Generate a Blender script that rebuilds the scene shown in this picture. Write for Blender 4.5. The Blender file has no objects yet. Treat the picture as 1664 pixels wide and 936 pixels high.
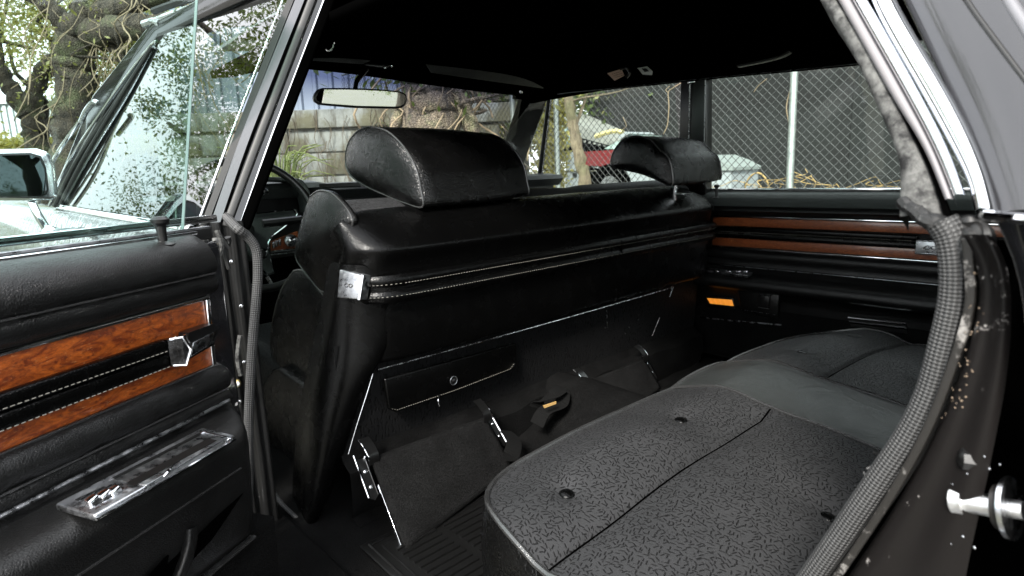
import bpy, bmesh, math, random
import numpy as np
from mathutils import Vector, Matrix
random.seed(7)
S = bpy.context.scene
COL = S.collection
R = math.radians

# ---------------------------------------------------------------- camera
# metres; +X car right, +Y car forward, +Z up.  The camera frame comes from the car's two vanishing points.
F = 989.78
RW = np.array([[0.729, 0.155, -0.666], [-0.683, 0.114, -0.721], [-0.036, 0.981, 0.189]])
_u, _s, _v = np.linalg.svd(RW)
RW = _u @ _v
CP = np.array([0.0, 0.0, 1.05])
cam = bpy.data.cameras.new('camera')
cam.sensor_width = 36.0
cam.lens = F / 1664 * 36
cam.clip_start = 0.02
cam.clip_end = 2000
cam.dof.use_dof = True
cam.dof.focus_distance = 1.25
cam.dof.aperture_fstop = 8.5
co = bpy.data.objects.new('camera', cam)
M4 = Matrix.Identity(4)
for i in range(3):
    for j in range(3):
        M4[i][j] = RW[i][j]
    M4[i][3] = CP[i]
co.matrix_world = M4
COL.objects.link(co)
S.camera = co

# ---------------------------------------------------------------- world, sun, exposure
W = bpy.data.worlds.new('World')
S.world = W
W.use_nodes = True
nt = W.node_tree
nt.nodes.clear()
sky = nt.nodes.new('ShaderNodeTexSky')
sky.sky_type = 'NISHITA'
sky.sun_disc = False
SUN_EL, SUN_AZ = R(40), R(243)      # azimuth clockwise from +Y
sky.sun_elevation = SUN_EL
sky.sun_rotation = SUN_AZ
sky.dust_density = 3
ov = nt.nodes.new('ShaderNodeMix')
ov.data_type = 'RGBA'
tc = nt.nodes.new('ShaderNodeTexCoord')
cn = nt.nodes.new('ShaderNodeTexNoise')
cn.inputs['Scale'].default_value = 2.2
cn.inputs['Detail'].default_value = 5
mr = nt.nodes.new('ShaderNodeMapRange')
mr.inputs['From Min'].default_value = .3
mr.inputs['From Max'].default_value = .6
mr.inputs['To Min'].default_value = .72
mr.inputs['To Max'].default_value = 1.0
nt.links.new(tc.outputs['Generated'], cn.inputs['Vector'])
nt.links.new(cn.outputs['Fac'], mr.inputs['Value'])
nt.links.new(mr.outputs['Result'], ov.inputs['Factor'])
nt.links.new(sky.outputs['Color'], ov.inputs[6])
ov.inputs[7].default_value = (11.5, 11.8, 12.2, 1)
bg = nt.nodes.new('ShaderNodeBackground')
bg.inputs['Strength'].default_value = 0.105
wo = nt.nodes.new('ShaderNodeOutputWorld')
nt.links.new(ov.outputs[2], bg.inputs['Color'])
nt.links.new(bg.outputs['Background'], wo.inputs['Surface'])

sl = bpy.data.lights.new('sun', 'SUN')
sl.energy = 4.0
sl.angle = R(14)
sl.color = (1, .96, .9)
so = bpy.data.objects.new('sun', sl)
dv = Vector((math.sin(SUN_AZ) * math.cos(SUN_EL), math.cos(SUN_AZ) * math.cos(SUN_EL), math.sin(SUN_EL)))
so.rotation_euler = dv.to_track_quat('Z', 'Y').to_euler()
so.location = (0, 0, 20)
COL.objects.link(so)
S.view_settings.view_transform = 'Standard'
S.view_settings.look = 'None'
S.view_settings.gamma = 1
S.view_settings.exposure = 1.7
S.cycles.max_bounces = 10
S.cycles.transparent_max_bounces = 16
S.cycles.glossy_bounces = 5
S.cycles.diffuse_bounces = 4
S.cycles.use_denoising = True

# ---------------------------------------------------------------- measuring helpers
def ray(px, py):
    return RW @ np.array([px - 832, -(py - 468), -F])

def P(px, py, **k):
    """the point of the plane X=, Y= or Z= that the photo shows at px, py"""
    d = ray(px, py)
    ax, v = list(k.items())[0]
    i = 'XYZ'.index(ax)
    return CP + d * (v - CP[i]) / d[i]

def PL(px, py, p, n):
    d = ray(px, py)
    return CP + d * (np.dot(np.array(p) - CP, n) / np.dot(d, n))

G = np.array([.68, .733, 0])
def PD(px, py, depth):
    return PL(px, py, G * depth, G)

def PP(L, **k):
    return [P(a, b, **k) for a, b in L]

# ---------------------------------------------------------------- mesh helpers
def V(a):
    return Vector((float(a[0]), float(a[1]), float(a[2])))

class MB:
    def __init__(s):
        s.v, s.f, s.uv, s.sm = [], [], [], []

    def add(s, vs, fs, uv=None, smooth=True):
        o = len(s.v)
        s.v += [V(a) for a in vs]
        for f in fs:
            s.f.append([i + o for i in f])
            s.uv.append([uv[i] for i in f] if uv else None)
            s.sm.append(smooth)
        return s

    def box(s, c, size, rot=None, smooth=False):
        c = V(c)
        hx, hy, hz = [q / 2 for q in size]
        vs = []
        for x in (-hx, hx):
            for y in (-hy, hy):
                for z in (-hz, hz):
                    p = Vector((x, y, z))
                    if rot is not None:
                        p = rot @ p
                    vs.append(c + p)
        s.add(vs, [(0, 1, 3, 2), (4, 6, 7, 5), (0, 4, 5, 1), (2, 3, 7, 6), (0, 2, 6, 4), (1, 5, 7, 3)], smooth=smooth)
        return s

    def hull8(s, a, b):
        """two quads a, b joined to a solid"""
        s.add(list(a) + list(b), [(3, 2, 1, 0), (4, 5, 6, 7), (0, 1, 5, 4), (1, 2, 6, 5), (2, 3, 7, 6), (3, 0, 4, 7)], smooth=False)
        return s

    def plate(s, poly, n, th):
        """polygon poly (3D), thickened by th along n"""
        n = V(n).normalized() * th
        k = len(poly)
        a = [V(p) for p in poly]
        b = [p + n for p in a]
        s.add(a + b, [tuple(range(k))[::-1], tuple(range(k, 2 * k))] + [(i, (i + 1) % k, (i + 1) % k + k, i + k) for i in range(k)], smooth=False)
        return s

    def tube(s, path, r, seg=8, cap=True):
        path = [V(p) for p in path]
        n = len(path)
        rr = r if isinstance(r, (list, tuple)) else [r] * n
        t0 = (path[1] - path[0]).normalized()
        up = Vector((0, 0, 1)) if abs(t0.z) < .9 else Vector((1, 0, 0))
        side = t0.cross(up).normalized()
        L = 0
        vs, uv, fs = [], [], []
        for i, p in enumerate(path):
            if i == 0: t = path[1] - path[0]
            elif i == n - 1: t = path[-1] - path[-2]
            else: t = (path[i + 1] - path[i]).normalized() + (path[i] - path[i - 1]).normalized()
            t.normalize()
            side = (side - t * side.dot(t)).normalized()
            u2 = t.cross(side)
            if i: L += (p - path[i - 1]).length
            for k in range(seg + 1):
                a = 2 * math.pi * k / seg
                vs.append(p + (side * math.cos(a) + u2 * math.sin(a)) * rr[i])
                uv.append((k / seg, L))
        w = seg + 1
        for i in range(n - 1):
            for k in range(seg):
                fs.append((i * w + k, i * w + k + 1, (i + 1) * w + k + 1, (i + 1) * w + k))
        if cap:
            fs.append(tuple(range(seg))[::-1])
            fs.append(tuple((n - 1) * w + k for k in range(seg)))
        s.add(vs, fs, uv)
        return s

    def sweep(s, path, prof, up, closed=True, smooth=False):
        """profile (side, up) pairs swept along path; up may be one vector or one per point"""
        path = [V(p) for p in path]
        n, m = len(path), len(prof)
        vs, fs, uv = [], [], []
        L = 0
        for i, p in enumerate(path):
            if i == 0: t = path[1] - path[0]
            elif i == n - 1: t = path[-1] - path[-2]
            else: t = (path[i + 1] - path[i]).normalized() + (path[i] - path[i - 1]).normalized()
            t.normalize()
            u0 = V(up[i]) if isinstance(up, list) else V(up)
            sd = t.cross(u0).normalized()
            u2 = sd.cross(t).normalized()
            if i: L += (p - path[i - 1]).length
            pr = prof[i] if isinstance(prof[0][0], (tuple, list)) else prof
            for q, (a, b) in enumerate(pr):
                vs.append(p + sd * a + u2 * b)
                uv.append((q / m, L))
        m = len(vs) // n
        for i in range(n - 1):
            for k in range(m if closed else m - 1):
                k2 = (k + 1) % m
                fs.append((i * m + k, i * m + k2, (i + 1) * m + k2, (i + 1) * m + k))
        s.add(vs, fs, uv, smooth)
        if closed:
            s.add([vs[k] for k in range(m)], [tuple(range(m))[::-1]], smooth=False)
            s.add([vs[(n - 1) * m + k] for k in range(m)], [tuple(range(m))], smooth=False)
        return s

    def grid(s, rows, smooth=True, close_cols=False, uvs=1.0):
        n, m = len(rows), len(rows[0])
        vs = [p for r in rows for p in r]
        uv = [(j / max(1, m - 1) * uvs, i / max(1, n - 1) * uvs) for i in range(n) for j in range(m)]
        fs = []
        for i in range(n - 1):
            for j in range(m if close_cols else m - 1):
                j2 = (j + 1) % m
                fs.append((i * m + j, i * m + j2, (i + 1) * m + j2, (i + 1) * m + j))
        s.add(vs, fs, uv, smooth)
        return s

    def disc(s, c, n, r, h, seg=16, dome=0.0):
        """short cylinder from c along n"""
        n = V(n).normalized()
        a = n.orthogonal().normalized()
        b = n.cross(a)
        c = V(c)
        vs = []
        for hh, rr in ((0, r), (h, r), (h + dome * .7, r * .7), (h + dome, r * .02)) if dome else ((0, r), (h, r)):
            for k in range(seg):
                t = 2 * math.pi * k / seg
                vs.append(c + n * hh + (a * math.cos(t) + b * math.sin(t)) * rr)
        L = len(vs) // seg
        fs = []
        for i in range(L - 1):
            for k in range(seg):
                k2 = (k + 1) % seg
                fs.append((i * seg + k, i * seg + k2, (i + 1) * seg + k2, (i + 1) * seg + k))
        fs.append(tuple(range(seg))[::-1])
        fs.append(tuple((L - 1) * seg + k for k in range(seg)))
        s.add(vs, fs)
        return s

    def build(s, name, mat, parent=None, bevel=0, sub=0, solid=0, sharp=38, seg=2):
        vs = s.v
        lo = Vector([min(v[i] for v in vs) for i in range(3)])
        hi = Vector([max(v[i] for v in vs) for i in range(3)])
        org = Vector(((lo.x + hi.x) / 2, (lo.y + hi.y) / 2, lo.z))
        me = bpy.data.meshes.new(name)
        me.from_pydata([v - org for v in vs], [], s.f)
        if any(u for u in s.uv):
            l = me.uv_layers.new(name='UVMap')
            k = 0
            for f, u in zip(s.f, s.uv):
                for j in range(len(f)):
                    if u: l.data[k].uv = u[j]
                    k += 1
        me.polygons.foreach_set('use_smooth', s.sm)
        me.materials.append(mat)
        if sharp < 180:
            bm = bmesh.new(); bm.from_mesh(me)
            bmesh.ops.remove_doubles(bm, verts=bm.verts, dist=1e-5) if bevel or sub else None
            bmesh.ops.recalc_face_normals(bm, faces=bm.faces)
            for e in bm.edges:
                if len(e.link_faces) == 2 and e.calc_face_angle(0) > R(sharp) and not sub:
                    e.smooth = False
            if bevel:
                for f in bm.faces: f.smooth = True
            bm.to_mesh(me); bm.free()
        o = bpy.data.objects.new(name, me)
        COL.objects.link(o)
        if bevel:
            b = o.modifiers.new('bevel', 'BEVEL')
            b.width = bevel; b.segments = seg; b.limit_method = 'ANGLE'; b.angle_limit = R(30)
            b.harden_normals = False
            for e in me.edges: e.use_edge_sharp = False
        if sub:
            b = o.modifiers.new('sub', 'SUBSURF')
            b.levels = b.render_levels = sub
        if solid:
            b = o.modifiers.new('solid', 'SOLIDIFY'); b.thickness = solid; b.offset = -1
        if parent:
            o.parent = parent
            w = Vector((0, 0, 0)); p = parent
            while p: w += p.location; p = p.parent
            o.location = org - w
        else:
            o.location = org
        return o

def empty(name, loc, label, cat, group=None):
    o = bpy.data.objects.new(name, None)
    o.empty_display_size = .2
    o.location = loc
    COL.objects.link(o)
    return tag(o, label, cat, group)

def tag(o, label=None, cat=None, group=None, kind=None):
    if label: o['label'] = label
    if cat: o['category'] = cat
    if group: o['group'] = group
    if kind: o['kind'] = kind
    return o

def smooth_path(pts, n=6):
    pts = [V(p) for p in pts]
    out = []
    for i in range(len(pts) - 1):
        p0 = pts[max(i - 1, 0)]; p1 = pts[i]; p2 = pts[i + 1]; p3 = pts[min(i + 2, len(pts) - 1)]
        for k in range(n):
            t = k / n
            out.append(.5 * ((2 * p1) + (p2 - p0) * t + (2 * p0 - 5 * p1 + 4 * p2 - p3) * t * t + (3 * p1 - p0 - 3 * p2 + p3) * t ** 3))
    out.append(pts[-1])
    return out

# ---------------------------------------------------------------- materials
MC = {}
class NM:
    """little node helper"""
    def __init__(s, name, color=(.1, .1, .1), rough=.5, metal=0, spec=.5, coat=0, coat_rough=.05, sheen=0):
        s.m = bpy.data.materials.new(name); s.m.use_nodes = True
        s.t = s.m.node_tree; s.b = s.t.nodes['Principled BSDF']
        s.b.inputs['Base Color'].default_value = (*color, 1)
        s.b.inputs['Roughness'].default_value = rough
        s.b.inputs['Metallic'].default_value = metal
        s.b.inputs['Specular IOR Level'].default_value = spec
        s.b.inputs['Coat Weight'].default_value = coat
        s.b.inputs['Coat Roughness'].default_value = coat_rough
        s.b.inputs['Sheen Weight'].default_value = sheen
        s.c = s.t.nodes.new('ShaderNodeTexCoord')
    def n(s, ty, **k):
        q = s.t.nodes.new(ty)
        for a, v in k.items():
            if a in q.inputs.keys(): q.inputs[a].default_value = v
            else: setattr(q, a, v)
        return q
    def l(s, a, b): s.t.links.new(a, b)
    def noise(s, scale, detail=3, rough=.5, dist=0, co='Object', stretch=None):
        q = s.n('ShaderNodeTexNoise', Scale=scale, Detail=detail, Roughness=rough, Distortion=dist)
        if stretch:
            mp = s.n('ShaderNodeMapping'); mp.inputs['Scale'].default_value = stretch
            s.l(s.c.outputs[co], mp.inputs['Vector']); s.l(mp.outputs[0], q.inputs['Vector'])
        else: s.l(s.c.outputs[co], q.inputs['Vector'])
        return q.outputs['Fac']
    def vor(s, scale, feat='F1', co='Object', out='Distance'):
        q = s.n('ShaderNodeTexVoronoi', Scale=scale, feature=feat)
        s.l(s.c.outputs[co], q.inputs['Vector'])
        return q.outputs[out]
    def rng(s, x, a, b, c=0, d=1):
        q = s.n('ShaderNodeMapRange'); 
        for i, v in zip(('From Min', 'From Max', 'To Min', 'To Max'), (a, b, c, d)): q.inputs[i].default_value = v
        s.l(x, q.inputs['Value']); return q.outputs['Result']
    def mth(s, op, a, b=None):
        q = s.n('ShaderNodeMath', operation=op)
        for i, x in enumerate((a, b)):
            if x is None: continue
            if isinstance(x, (int, float)): q.inputs[i].default_value = x
            else: s.l(x, q.inputs[i])
        return q.outputs[0]
    def mix(s, f, a, b):
        q = s.n('ShaderNodeMix', data_type='RGBA')
        if isinstance(f, (int, float)): q.inputs[0].default_value = f
        else: s.l(f, q.inputs[0])
        for i, x in ((6, a), (7, b)):
            if isinstance(x, tuple): q.inputs[i].default_value = (*x, 1)
            else: s.l(x, q.inputs[i])
        return q.outputs[2]
    def bump(s, h, dist=.001, strength=1):
        q = s.n('ShaderNodeBump', Distance=dist, Strength=strength)
        s.l(h, q.inputs['Height'])
        prev = s.b.inputs['Normal'].links
        if prev: s.l(prev[0].from_socket, q.inputs['Normal'])
        s.l(q.outputs[0], s.b.inputs['Normal']); return s
    def col(s, x): s.l(x, s.b.inputs['Base Color']); return s
    def rgh(s, x): s.l(x, s.b.inputs['Roughness']); return s

def vinyl(name, c=.012, rough=.36, grain=330, amp=.0007, wr=0.0, tint=(1, 1, 1), spec=.32):
    k = NM(name, (c, c, c), rough, spec=spec)
    n1 = k.noise(25, 3)
    k.col(k.mix(n1, (c * .8 * tint[0], c * .8 * tint[1], c * .8 * tint[2]), (c * 1.3 * tint[0], c * 1.3 * tint[1], c * 1.3 * tint[2])))
    g = k.vor(grain, 'DISTANCE_TO_EDGE')
    g2 = k.noise(grain * .7, 2)
    k.bump(k.mth('ADD', k.rng(g, 0, .25), k.mth('MULTIPLY', g2, .6)), amp)
    if wr: k.bump(k.noise(14, 3, .6, 1.0), wr)
    k.rgh(k.rng(n1, .3, .7, rough * .85, rough * 1.15))
    return k.m

def fabric(name, base=.012, hi=.055, scale=95, spec=.3):
    k = NM(name, (base,) * 3, .62, spec=spec)
    mp = k.n('ShaderNodeMapping'); mp.inputs['Scale'].default_value = (scale, scale, scale)
    k.l(k.c.outputs['Object'], mp.inputs['Vector'])
    v = k.n('ShaderNodeTexVoronoi', Scale=1.0); v.inputs['Randomness'].default_value = .8
    k.l(mp.outputs[0], v.inputs['Vector'])
    sub = k.n('ShaderNodeVectorMath', operation='SUBTRACT')
    k.l(mp.outputs[0], sub.inputs[0]); k.l(v.outputs['Position'], sub.inputs[1])
    sc = k.n('ShaderNodeSeparateColor'); k.l(v.outputs['Color'], sc.inputs[0])
    ang = k.mth('MULTIPLY', k.mth('FLOOR', k.mth('MULTIPLY', sc.outputs[0], 4)), math.pi / 4)
    ang = k.mth('ADD', ang, .35)
    sx = k.n('ShaderNodeSeparateXYZ'); k.l(sub.outputs[0], sx.inputs[0])
    ca, sa = k.mth('COSINE', ang), k.mth('SINE', ang)
    across = k.mth('ABSOLUTE', k.mth('SUBTRACT', k.mth('MULTIPLY', sx.outputs[0], sa), k.mth('MULTIPLY', sx.outputs[1], ca)))
    stroke = k.rng(across, .07, .15, 1, 0)
    f2 = k.rng(k.vor(1, 'F1'), 0, 1, 0, 0)
    edge = k.rng(v.outputs['Distance'], .45, .7, 1, 0)
    st = k.mth('MULTIPLY', stroke, edge)
    weave = k.noise(900, 2)
    big = k.noise(9, 3)
    lo = k.mix(weave, (base * .5,) * 3, (base * 1.6, base * 1.6, base * 1.7))
    hic = k.mix(big, (hi * .75, hi * .77, hi * .8), (hi * 1.25, hi * 1.25, hi * 1.3))
    k.col(k.mix(st, hic, lo))
    k.bump(k.mth('SUBTRACT', k.mth('MULTIPLY', weave, .35), st), .0011)
    k.rgh(k.rng(st, 0, 1, .5, .8))
    return k.m

def carpet(name, c=.012):
    k = NM(name, (c,) * 3, 1.0, spec=.03)
    a = k.noise(420, 3, .7); b = k.noise(12, 4, .6)
    k.col(k.mix(k.mth('MULTIPLY', k.rng(a, .35, .7), k.rng(b, .3, .7, .35, 1)), (c * .35,) * 3, (c * 2.6,) * 3))
    k.bump(a, .004)
    return k.m

def metal(name, c=(.75, .76, .78), rough=.1, bump=.0, dark=0):
    k = NM(name, c, rough, 1)
    n = k.noise(60, 4, .6)
    k.rgh(k.rng(n, .35, .75, rough * .7, rough * 1.8 + .03))
    if dark: k.col(k.mix(k.rng(k.noise(35, 5, .7), .5, .66), c, (dark,) * 3))
    if bump: k.bump(k.noise(40, 2), bump)
    return k.m

def wood(name, c1, c2, c3):
    k = NM(name, c1, .42, coat=.7, coat_rough=.12)
    n = k.noise(26, 6, .65, 2.5, stretch=(1, 1, 2.6))
    n2 = k.noise(160, 4, .7, 1.5, stretch=(1, 1, 3.5))
    a = k.mix(k.rng(n, .38, .62), c1, c2)
    a = k.mix(k.rng(n2, .45, .75, 0, .75), a, c3)
    sc = k.noise(230, 2, .5, 3, stretch=(.3, .3, 2))
    a = k.mix(k.rng(sc, .68, .72, 0, .5), a, (.75, .42, .2))
    k.col(a); k.bump(n2, .0002)
    return k.m

def glass(name, tint=(.9, .95, .93), refl=1.0, wave=0.0, wscale=6, stretch=(1, 1, 1), band=None):
    m = bpy.data.materials.new(name); m.use_nodes = True
    t = m.node_tree; t.nodes.clear()
    N = t.nodes.new; L = t.links.new
    out = N('ShaderNodeOutputMaterial'); mx = N('ShaderNodeMixShader')
    tr = N('ShaderNodeBsdfTransparent'); tr.inputs[0].default_value = (*tint, 1)
    gl = N('ShaderNodeBsdfGlossy'); gl.inputs['Roughness'].default_value = 0.0
    fr = N('ShaderNodeFresnel'); ge = N('ShaderNodeNewGeometry'); io = N('ShaderNodeMapRange'); io.inputs['To Min'].default_value = 1.5; io.inputs['To Max'].default_value = 1 / 1.5
    L(ge.outputs['Backfacing'], io.inputs['Value']); L(io.outputs[0], fr.inputs['IOR'])
    mu = N('ShaderNodeMath'); mu.operation = 'MULTIPLY'; mu.use_clamp = True; mu.inputs[1].default_value = refl
    L(fr.outputs[0], mu.inputs[0]); L(mu.outputs[0], mx.inputs[0])
    tcn = N('ShaderNodeTexCoord')
    if wave:
        mp = N('ShaderNodeMapping'); mp.inputs['Scale'].default_value = stretch
        no = N('ShaderNodeTexNoise'); no.inputs['Scale'].default_value = wscale; no.inputs['Detail'].default_value = 0
        bu = N('ShaderNodeBump'); bu.inputs['Distance'].default_value = wave
        L(tcn.outputs['Object'], mp.inputs[0]); L(mp.outputs[0], no.inputs['Vector'])
        L(no.outputs['Fac'], bu.inputs['Height']); L(bu.outputs[0], gl.inputs['Normal'])
    if band:
        sp = N('ShaderNodeSeparateXYZ'); L(tcn.outputs['Generated'], sp.inputs[0])
        rg = N('ShaderNodeMapRange'); rg.inputs['From Min'].default_value = band[0]; rg.inputs['From Max'].default_value = band[1]
        L(sp.outputs['Z'], rg.inputs['Value'])
        mc = N('ShaderNodeMix'); mc.data_type = 'RGBA'
        mc.inputs[6].default_value = (*tint, 1); mc.inputs[7].default_value = (*band[2], 1)
        L(rg.outputs[0], mc.inputs[0]); L(mc.outputs[2], tr.inputs[0])
    L(tr.outputs[0], mx.inputs[1]); L(gl.outputs[0], mx.inputs[2]); L(mx.outputs[0], out.inputs[0])
    return m

def weave_mat(name, lo=.02, hi=.22, nu=16, pitch=.0032):
    k = NM(name, (.1,) * 3, .55)
    sp = k.n('ShaderNodeSeparateXYZ'); k.l(k.c.outputs['UV'], sp.inputs[0])
    u = k.mth('MULTIPLY', sp.outputs[0], math.pi * 2 * nu / 2)
    v = k.mth('MULTIPLY', sp.outputs[1], math.pi / pitch)
    w = k.mth('MULTIPLY', k.mth('SINE', k.mth('ADD', u, v)), k.mth('SINE', k.mth('SUBTRACT', u, v)))
    f = k.rng(w, -.35, .45)
    d = k.noise(30, 4)
    k.col(k.mix(f, (lo,) * 3, k.mix(d, (hi * .6,) * 3, (hi * 1.2,) * 3)))
    k.bump(f, .0009)
    return k.m

def paint(name, c=(.008, .008, .009), rough=.12, speck=0, wave=0, speck_col=(.45, .42, .4), coat=1):
    k = NM(name, c, rough, coat=coat, coat_rough=.05, spec=.3)
    if speck:
        s1 = k.noise(55, 6, .75); s2 = k.noise(7, 3)
        f = k.rng(k.mth('MULTIPLY', s1, k.rng(s2, .3, .8, .75, 1.2)), .62 - speck * .12, .70 - speck * .1)
        k.col(k.mix(f, c, speck_col)); k.rgh(k.rng(f, 0, 1, rough, .8))
        q = k.rng(f, 0, 1, coat, .05); k.l(q, k.b.inputs['Coat Weight'])
        k.bump(s1, .0003)
    if wave: k.bump(k.noise(7, 2), wave)
    return k.m

m_vinyl = vinyl('black_vinyl', .0010, .26, grain=220, amp=.00018, spec=.17)
m_vinyl_soft = vinyl('black_vinyl_soft', .0018, .26, grain=200, amp=.00040, wr=.0015, spec=.32)
m_vinyl_door = vinyl('black_vinyl_door', .0045, .34, grain=320, amp=.0002, wr=.0015, spec=.30)
m_vinyl_grey = vinyl('grey_green_vinyl', .02, .38, grain=450, amp=.0001, wr=.003, tint=(.92, 1, .98), spec=.7)
m_piping = vinyl('piping_vinyl', .02, .22, grain=500, amp=.0001, spec=.8)
m_fabric = fabric('jacquard_fabric', .003, .025, 150, .16)
m_fabric_dark = fabric('kick_fabric', .001, .007, 110, .12)
m_carpet = carpet('black_carpet', .0055)
m_carpet2 = carpet('footrest_carpet', .009)
m_chrome = metal('chrome', (.8, .81, .83), .06)
m_steel = metal('worn_steel', (.6, .61, .63), .22, .0004, dark=.1)
m_alu = metal('brushed_aluminium', (.45, .46, .48), .3)
m_wood = wood('burl_wood', (.12, .018, .003), (.38, .085, .010), (.025, .005, .002))
m_wood2 = wood('dark_burl_wood', (.15, .035, .010), (.26, .07, .018), (.03, .008, .003))
m_paint = paint('black_paint', wave=.003)
m_jamb = paint('jamb_paint', (.007, .0062, .006), .34, speck=.1, coat=.05)
m_jamb.node_tree.nodes['Principled BSDF'].inputs['Specular IOR Level'].default_value = .14
m_jamb_dirty = paint('jamb_paint_dirty', (.012, .011, .010), .5, speck=.8, speck_col=(.2, .19, .18), coat=.1)
ks = NM('dirty_rubber', (.02,) * 3, .75, spec=.2)
ks.col(ks.mix(ks.rng(ks.noise(38, 6, .75), .42, .62), (.012, .012, .012), (.11, .11, .105))); ks.bump(ks.noise(120, 4, .7), .0003)
m_seal = ks.m
m_rubber = NM('rubber', (.005, .005, .005), .5).m
m_matrub = NM('mat_rubber', (.004, .004, .004), .3).m
m_black = NM('headliner_black', (.0006, .0006, .0006), 1.0, spec=0).m
m_plastic = NM('black_plastic', (.004, .004, .004), .3).m
m_weave = weave_mat('woven_windlace', .006, .06, 14, .0042)
m_weave2 = weave_mat('woven_windlace_rear', .006, .065, 18, .0030)
m_thread = NM('pale_thread', (.2, .19, .165), .8).m
m_mirror = NM('mirror_silver', (.9, .9, .9), .0, 1).m
m_white = NM('white_plastic', (.6, .62, .6), .5).m
m_glass = glass('clear_glass', (.9, .94, .92))
m_glass_out = glass('door_glass', (.34, .44, .40), 1.3, .00025, 3, (.6, .5, 5))
m_glass_rear = glass('rear_door_glass', (.86, .95, .93), .8, .004, 5, (1, 1, 2))
m_glass_ws = glass('windshield_glass', (.93, .96, .93), 1, 0, band=(.72, .93, (.16, .18, .28)))
m_edge = NM('glass_edge', (.11, .15, .14), .3, coat=.4).m

# ================================================================ THE CAR
CAR = empty('car', (1.26, 1.2, .0), 'black vintage sedan with open rear door, black leather seats and burl wood trim', 'car')
def part(name, mb, mat, parent=CAR, **k):
    return mb.build(name, mat, parent, **k)

# ------------------------------------------------ floor and sill
fl = MB()
rows = []
for j in range(25):
    y = -.3 + j * .125
    row = []
    for i in range(49):
        x = .40 + i * (2.12 - .40) / 48
        hump = .16 * math.exp(-((x - 1.26) / .15) ** 2)
        z = .30 + hump + .004 * math.sin(x * 31 + y * 17)
        if y > 2.1: z += (y - 2.1) * .5
        row.append((x, y, z))
    rows.append(row)
fl.grid(rows)
floor = part('carpet_floor', fl, m_carpet)
sill = MB()
sill.hull8([(.20, -.4, .18), (.345, -.4, .18), (.345, 1.30, .18), (.20, 1.30, .18)], [(.28, -.4, .325), (.345, -.4, .33), (.345, 1.30, .33), (.28, 1.30, .325)])
sill_o = part('door_sill', sill, m_jamb, bevel=.01)
part('carpet_edge', MB().hull8([(.346, -.4, .2), (.46, -.4, .2), (.46, 1.6, .2), (.346, 1.6, .2)], [(.346, -.4, .325), (.46, -.4, .318), (.46, 1.6, .318), (.346, 1.6, .325)]), m_carpet, floor, bevel=.01)
s2 = MB().hull8([(.30, -.3, .327), (.34, -.3, .331), (.34, 1.18, .331), (.30, 1.18, .327)], [(.302, -.3, .331), (.338, -.3, .335), (.338, 1.18, .335), (.302, 1.18, .331)])
part('sill_plate', s2, m_steel, sill_o)

# ------------------------------------------------ rear seat
RS_X0, RS_X1, RS_YF, RS_YB = .452, 1.93, .660, -.35
SEAMY = .455
BUT = [(.89, .54), (.58, .53), (.82, .27), (1.43, .55), (1.75, .55), (1.47, .27), (1.80, .27)]
def seat_z(x, y):
    z = .620 + .15 * min(0, y - .56) - .13 * max(0, x - 1.3) ** 1.5 - .035 * max(0, .75 - x)
    if y > .50: z -= .9 * (y - .50) ** 2 * 1.2
    # section crown
    for a, b in ((RS_X0, 1.055), (1.275, RS_X1)):
        if a <= x <= b:
            t = (x - a) / (b - a)
            z += .008 * (4 * t * (1 - t)) ** .8 + .006 * math.exp(-((y - SEAMY - .085) / .06) ** 2) + .006 * math.exp(-((y - SEAMY + .12) / .09) ** 2)
    if 1.055 < x < 1.275:
        t = (x - 1.055) / .22
        z += .012 * (4 * t * (1 - t)) ** .6
    if not 1.055 < x < 1.275:
        ds = min(abs(x - 1.055), abs(x - 1.275)); fs_ = min(1, ds / .04)
        z -= fs_ * .007 * math.exp(-((y - SEAMY) / .0045) ** 2)
        z -= fs_ * .010 * math.exp(-((y - SEAMY) / .03) ** 2)
    for bx, by in BUT:
        d = math.hypot(x - bx, y - by)
        z -= .010 * math.exp(-(d / .020) ** 2) + .010 * math.exp(-(d / .075) ** 2)
    return z
def edge_pt(s):
    """front-left outline: straight side, rounded corner, straight front, round right corner; s is 0..1"""
    r = .17
    L1, L2, L3 = (RS_YF - r - RS_YB), math.pi / 2 * r, (RS_X1 - RS_X0 - 2 * r)
    tot = 2 * L1 + 2 * L2 + L3
    d = s * tot
    bow = lambda x: -.012 * ((x - 1.1) / .7) ** 2 if x > 1.1 else 0
    if d < L1: return (RS_X0, RS_YB + d)
    d -= L1
    if d < L2:
        a = d / r
        return (RS_X0 + r - r * math.cos(a), RS_YF - r + r * math.sin(a))
    d -= L2
    if d < L3: return (RS_X0 + r + d, RS_YF + bow(RS_X0 + r + d))
    d -= L3
    if d < L2:
        a = d / r
        return (RS_X1 - r + r * math.sin(a), RS_YF - r + r * math.cos(a) + bow(RS_X1) )
    d -= L2
    return (RS_X1, RS_YF - r - d)
def y_front(x):
    r = .17
    if x < RS_X0 + r:
        q = (RS_X0 + r - x) / r
        return RS_YF - r + r * math.sqrt(max(0, 1 - q * q))
    if x > RS_X1 - r:
        q = (x - RS_X1 + r) / r
        return RS_YF - .012 - r + r * math.sqrt(max(0, 1 - q * q))
    return RS_YF + (-.012 * ((x - 1.1) / .7) ** 2 if x > 1.1 else 0)
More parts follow.
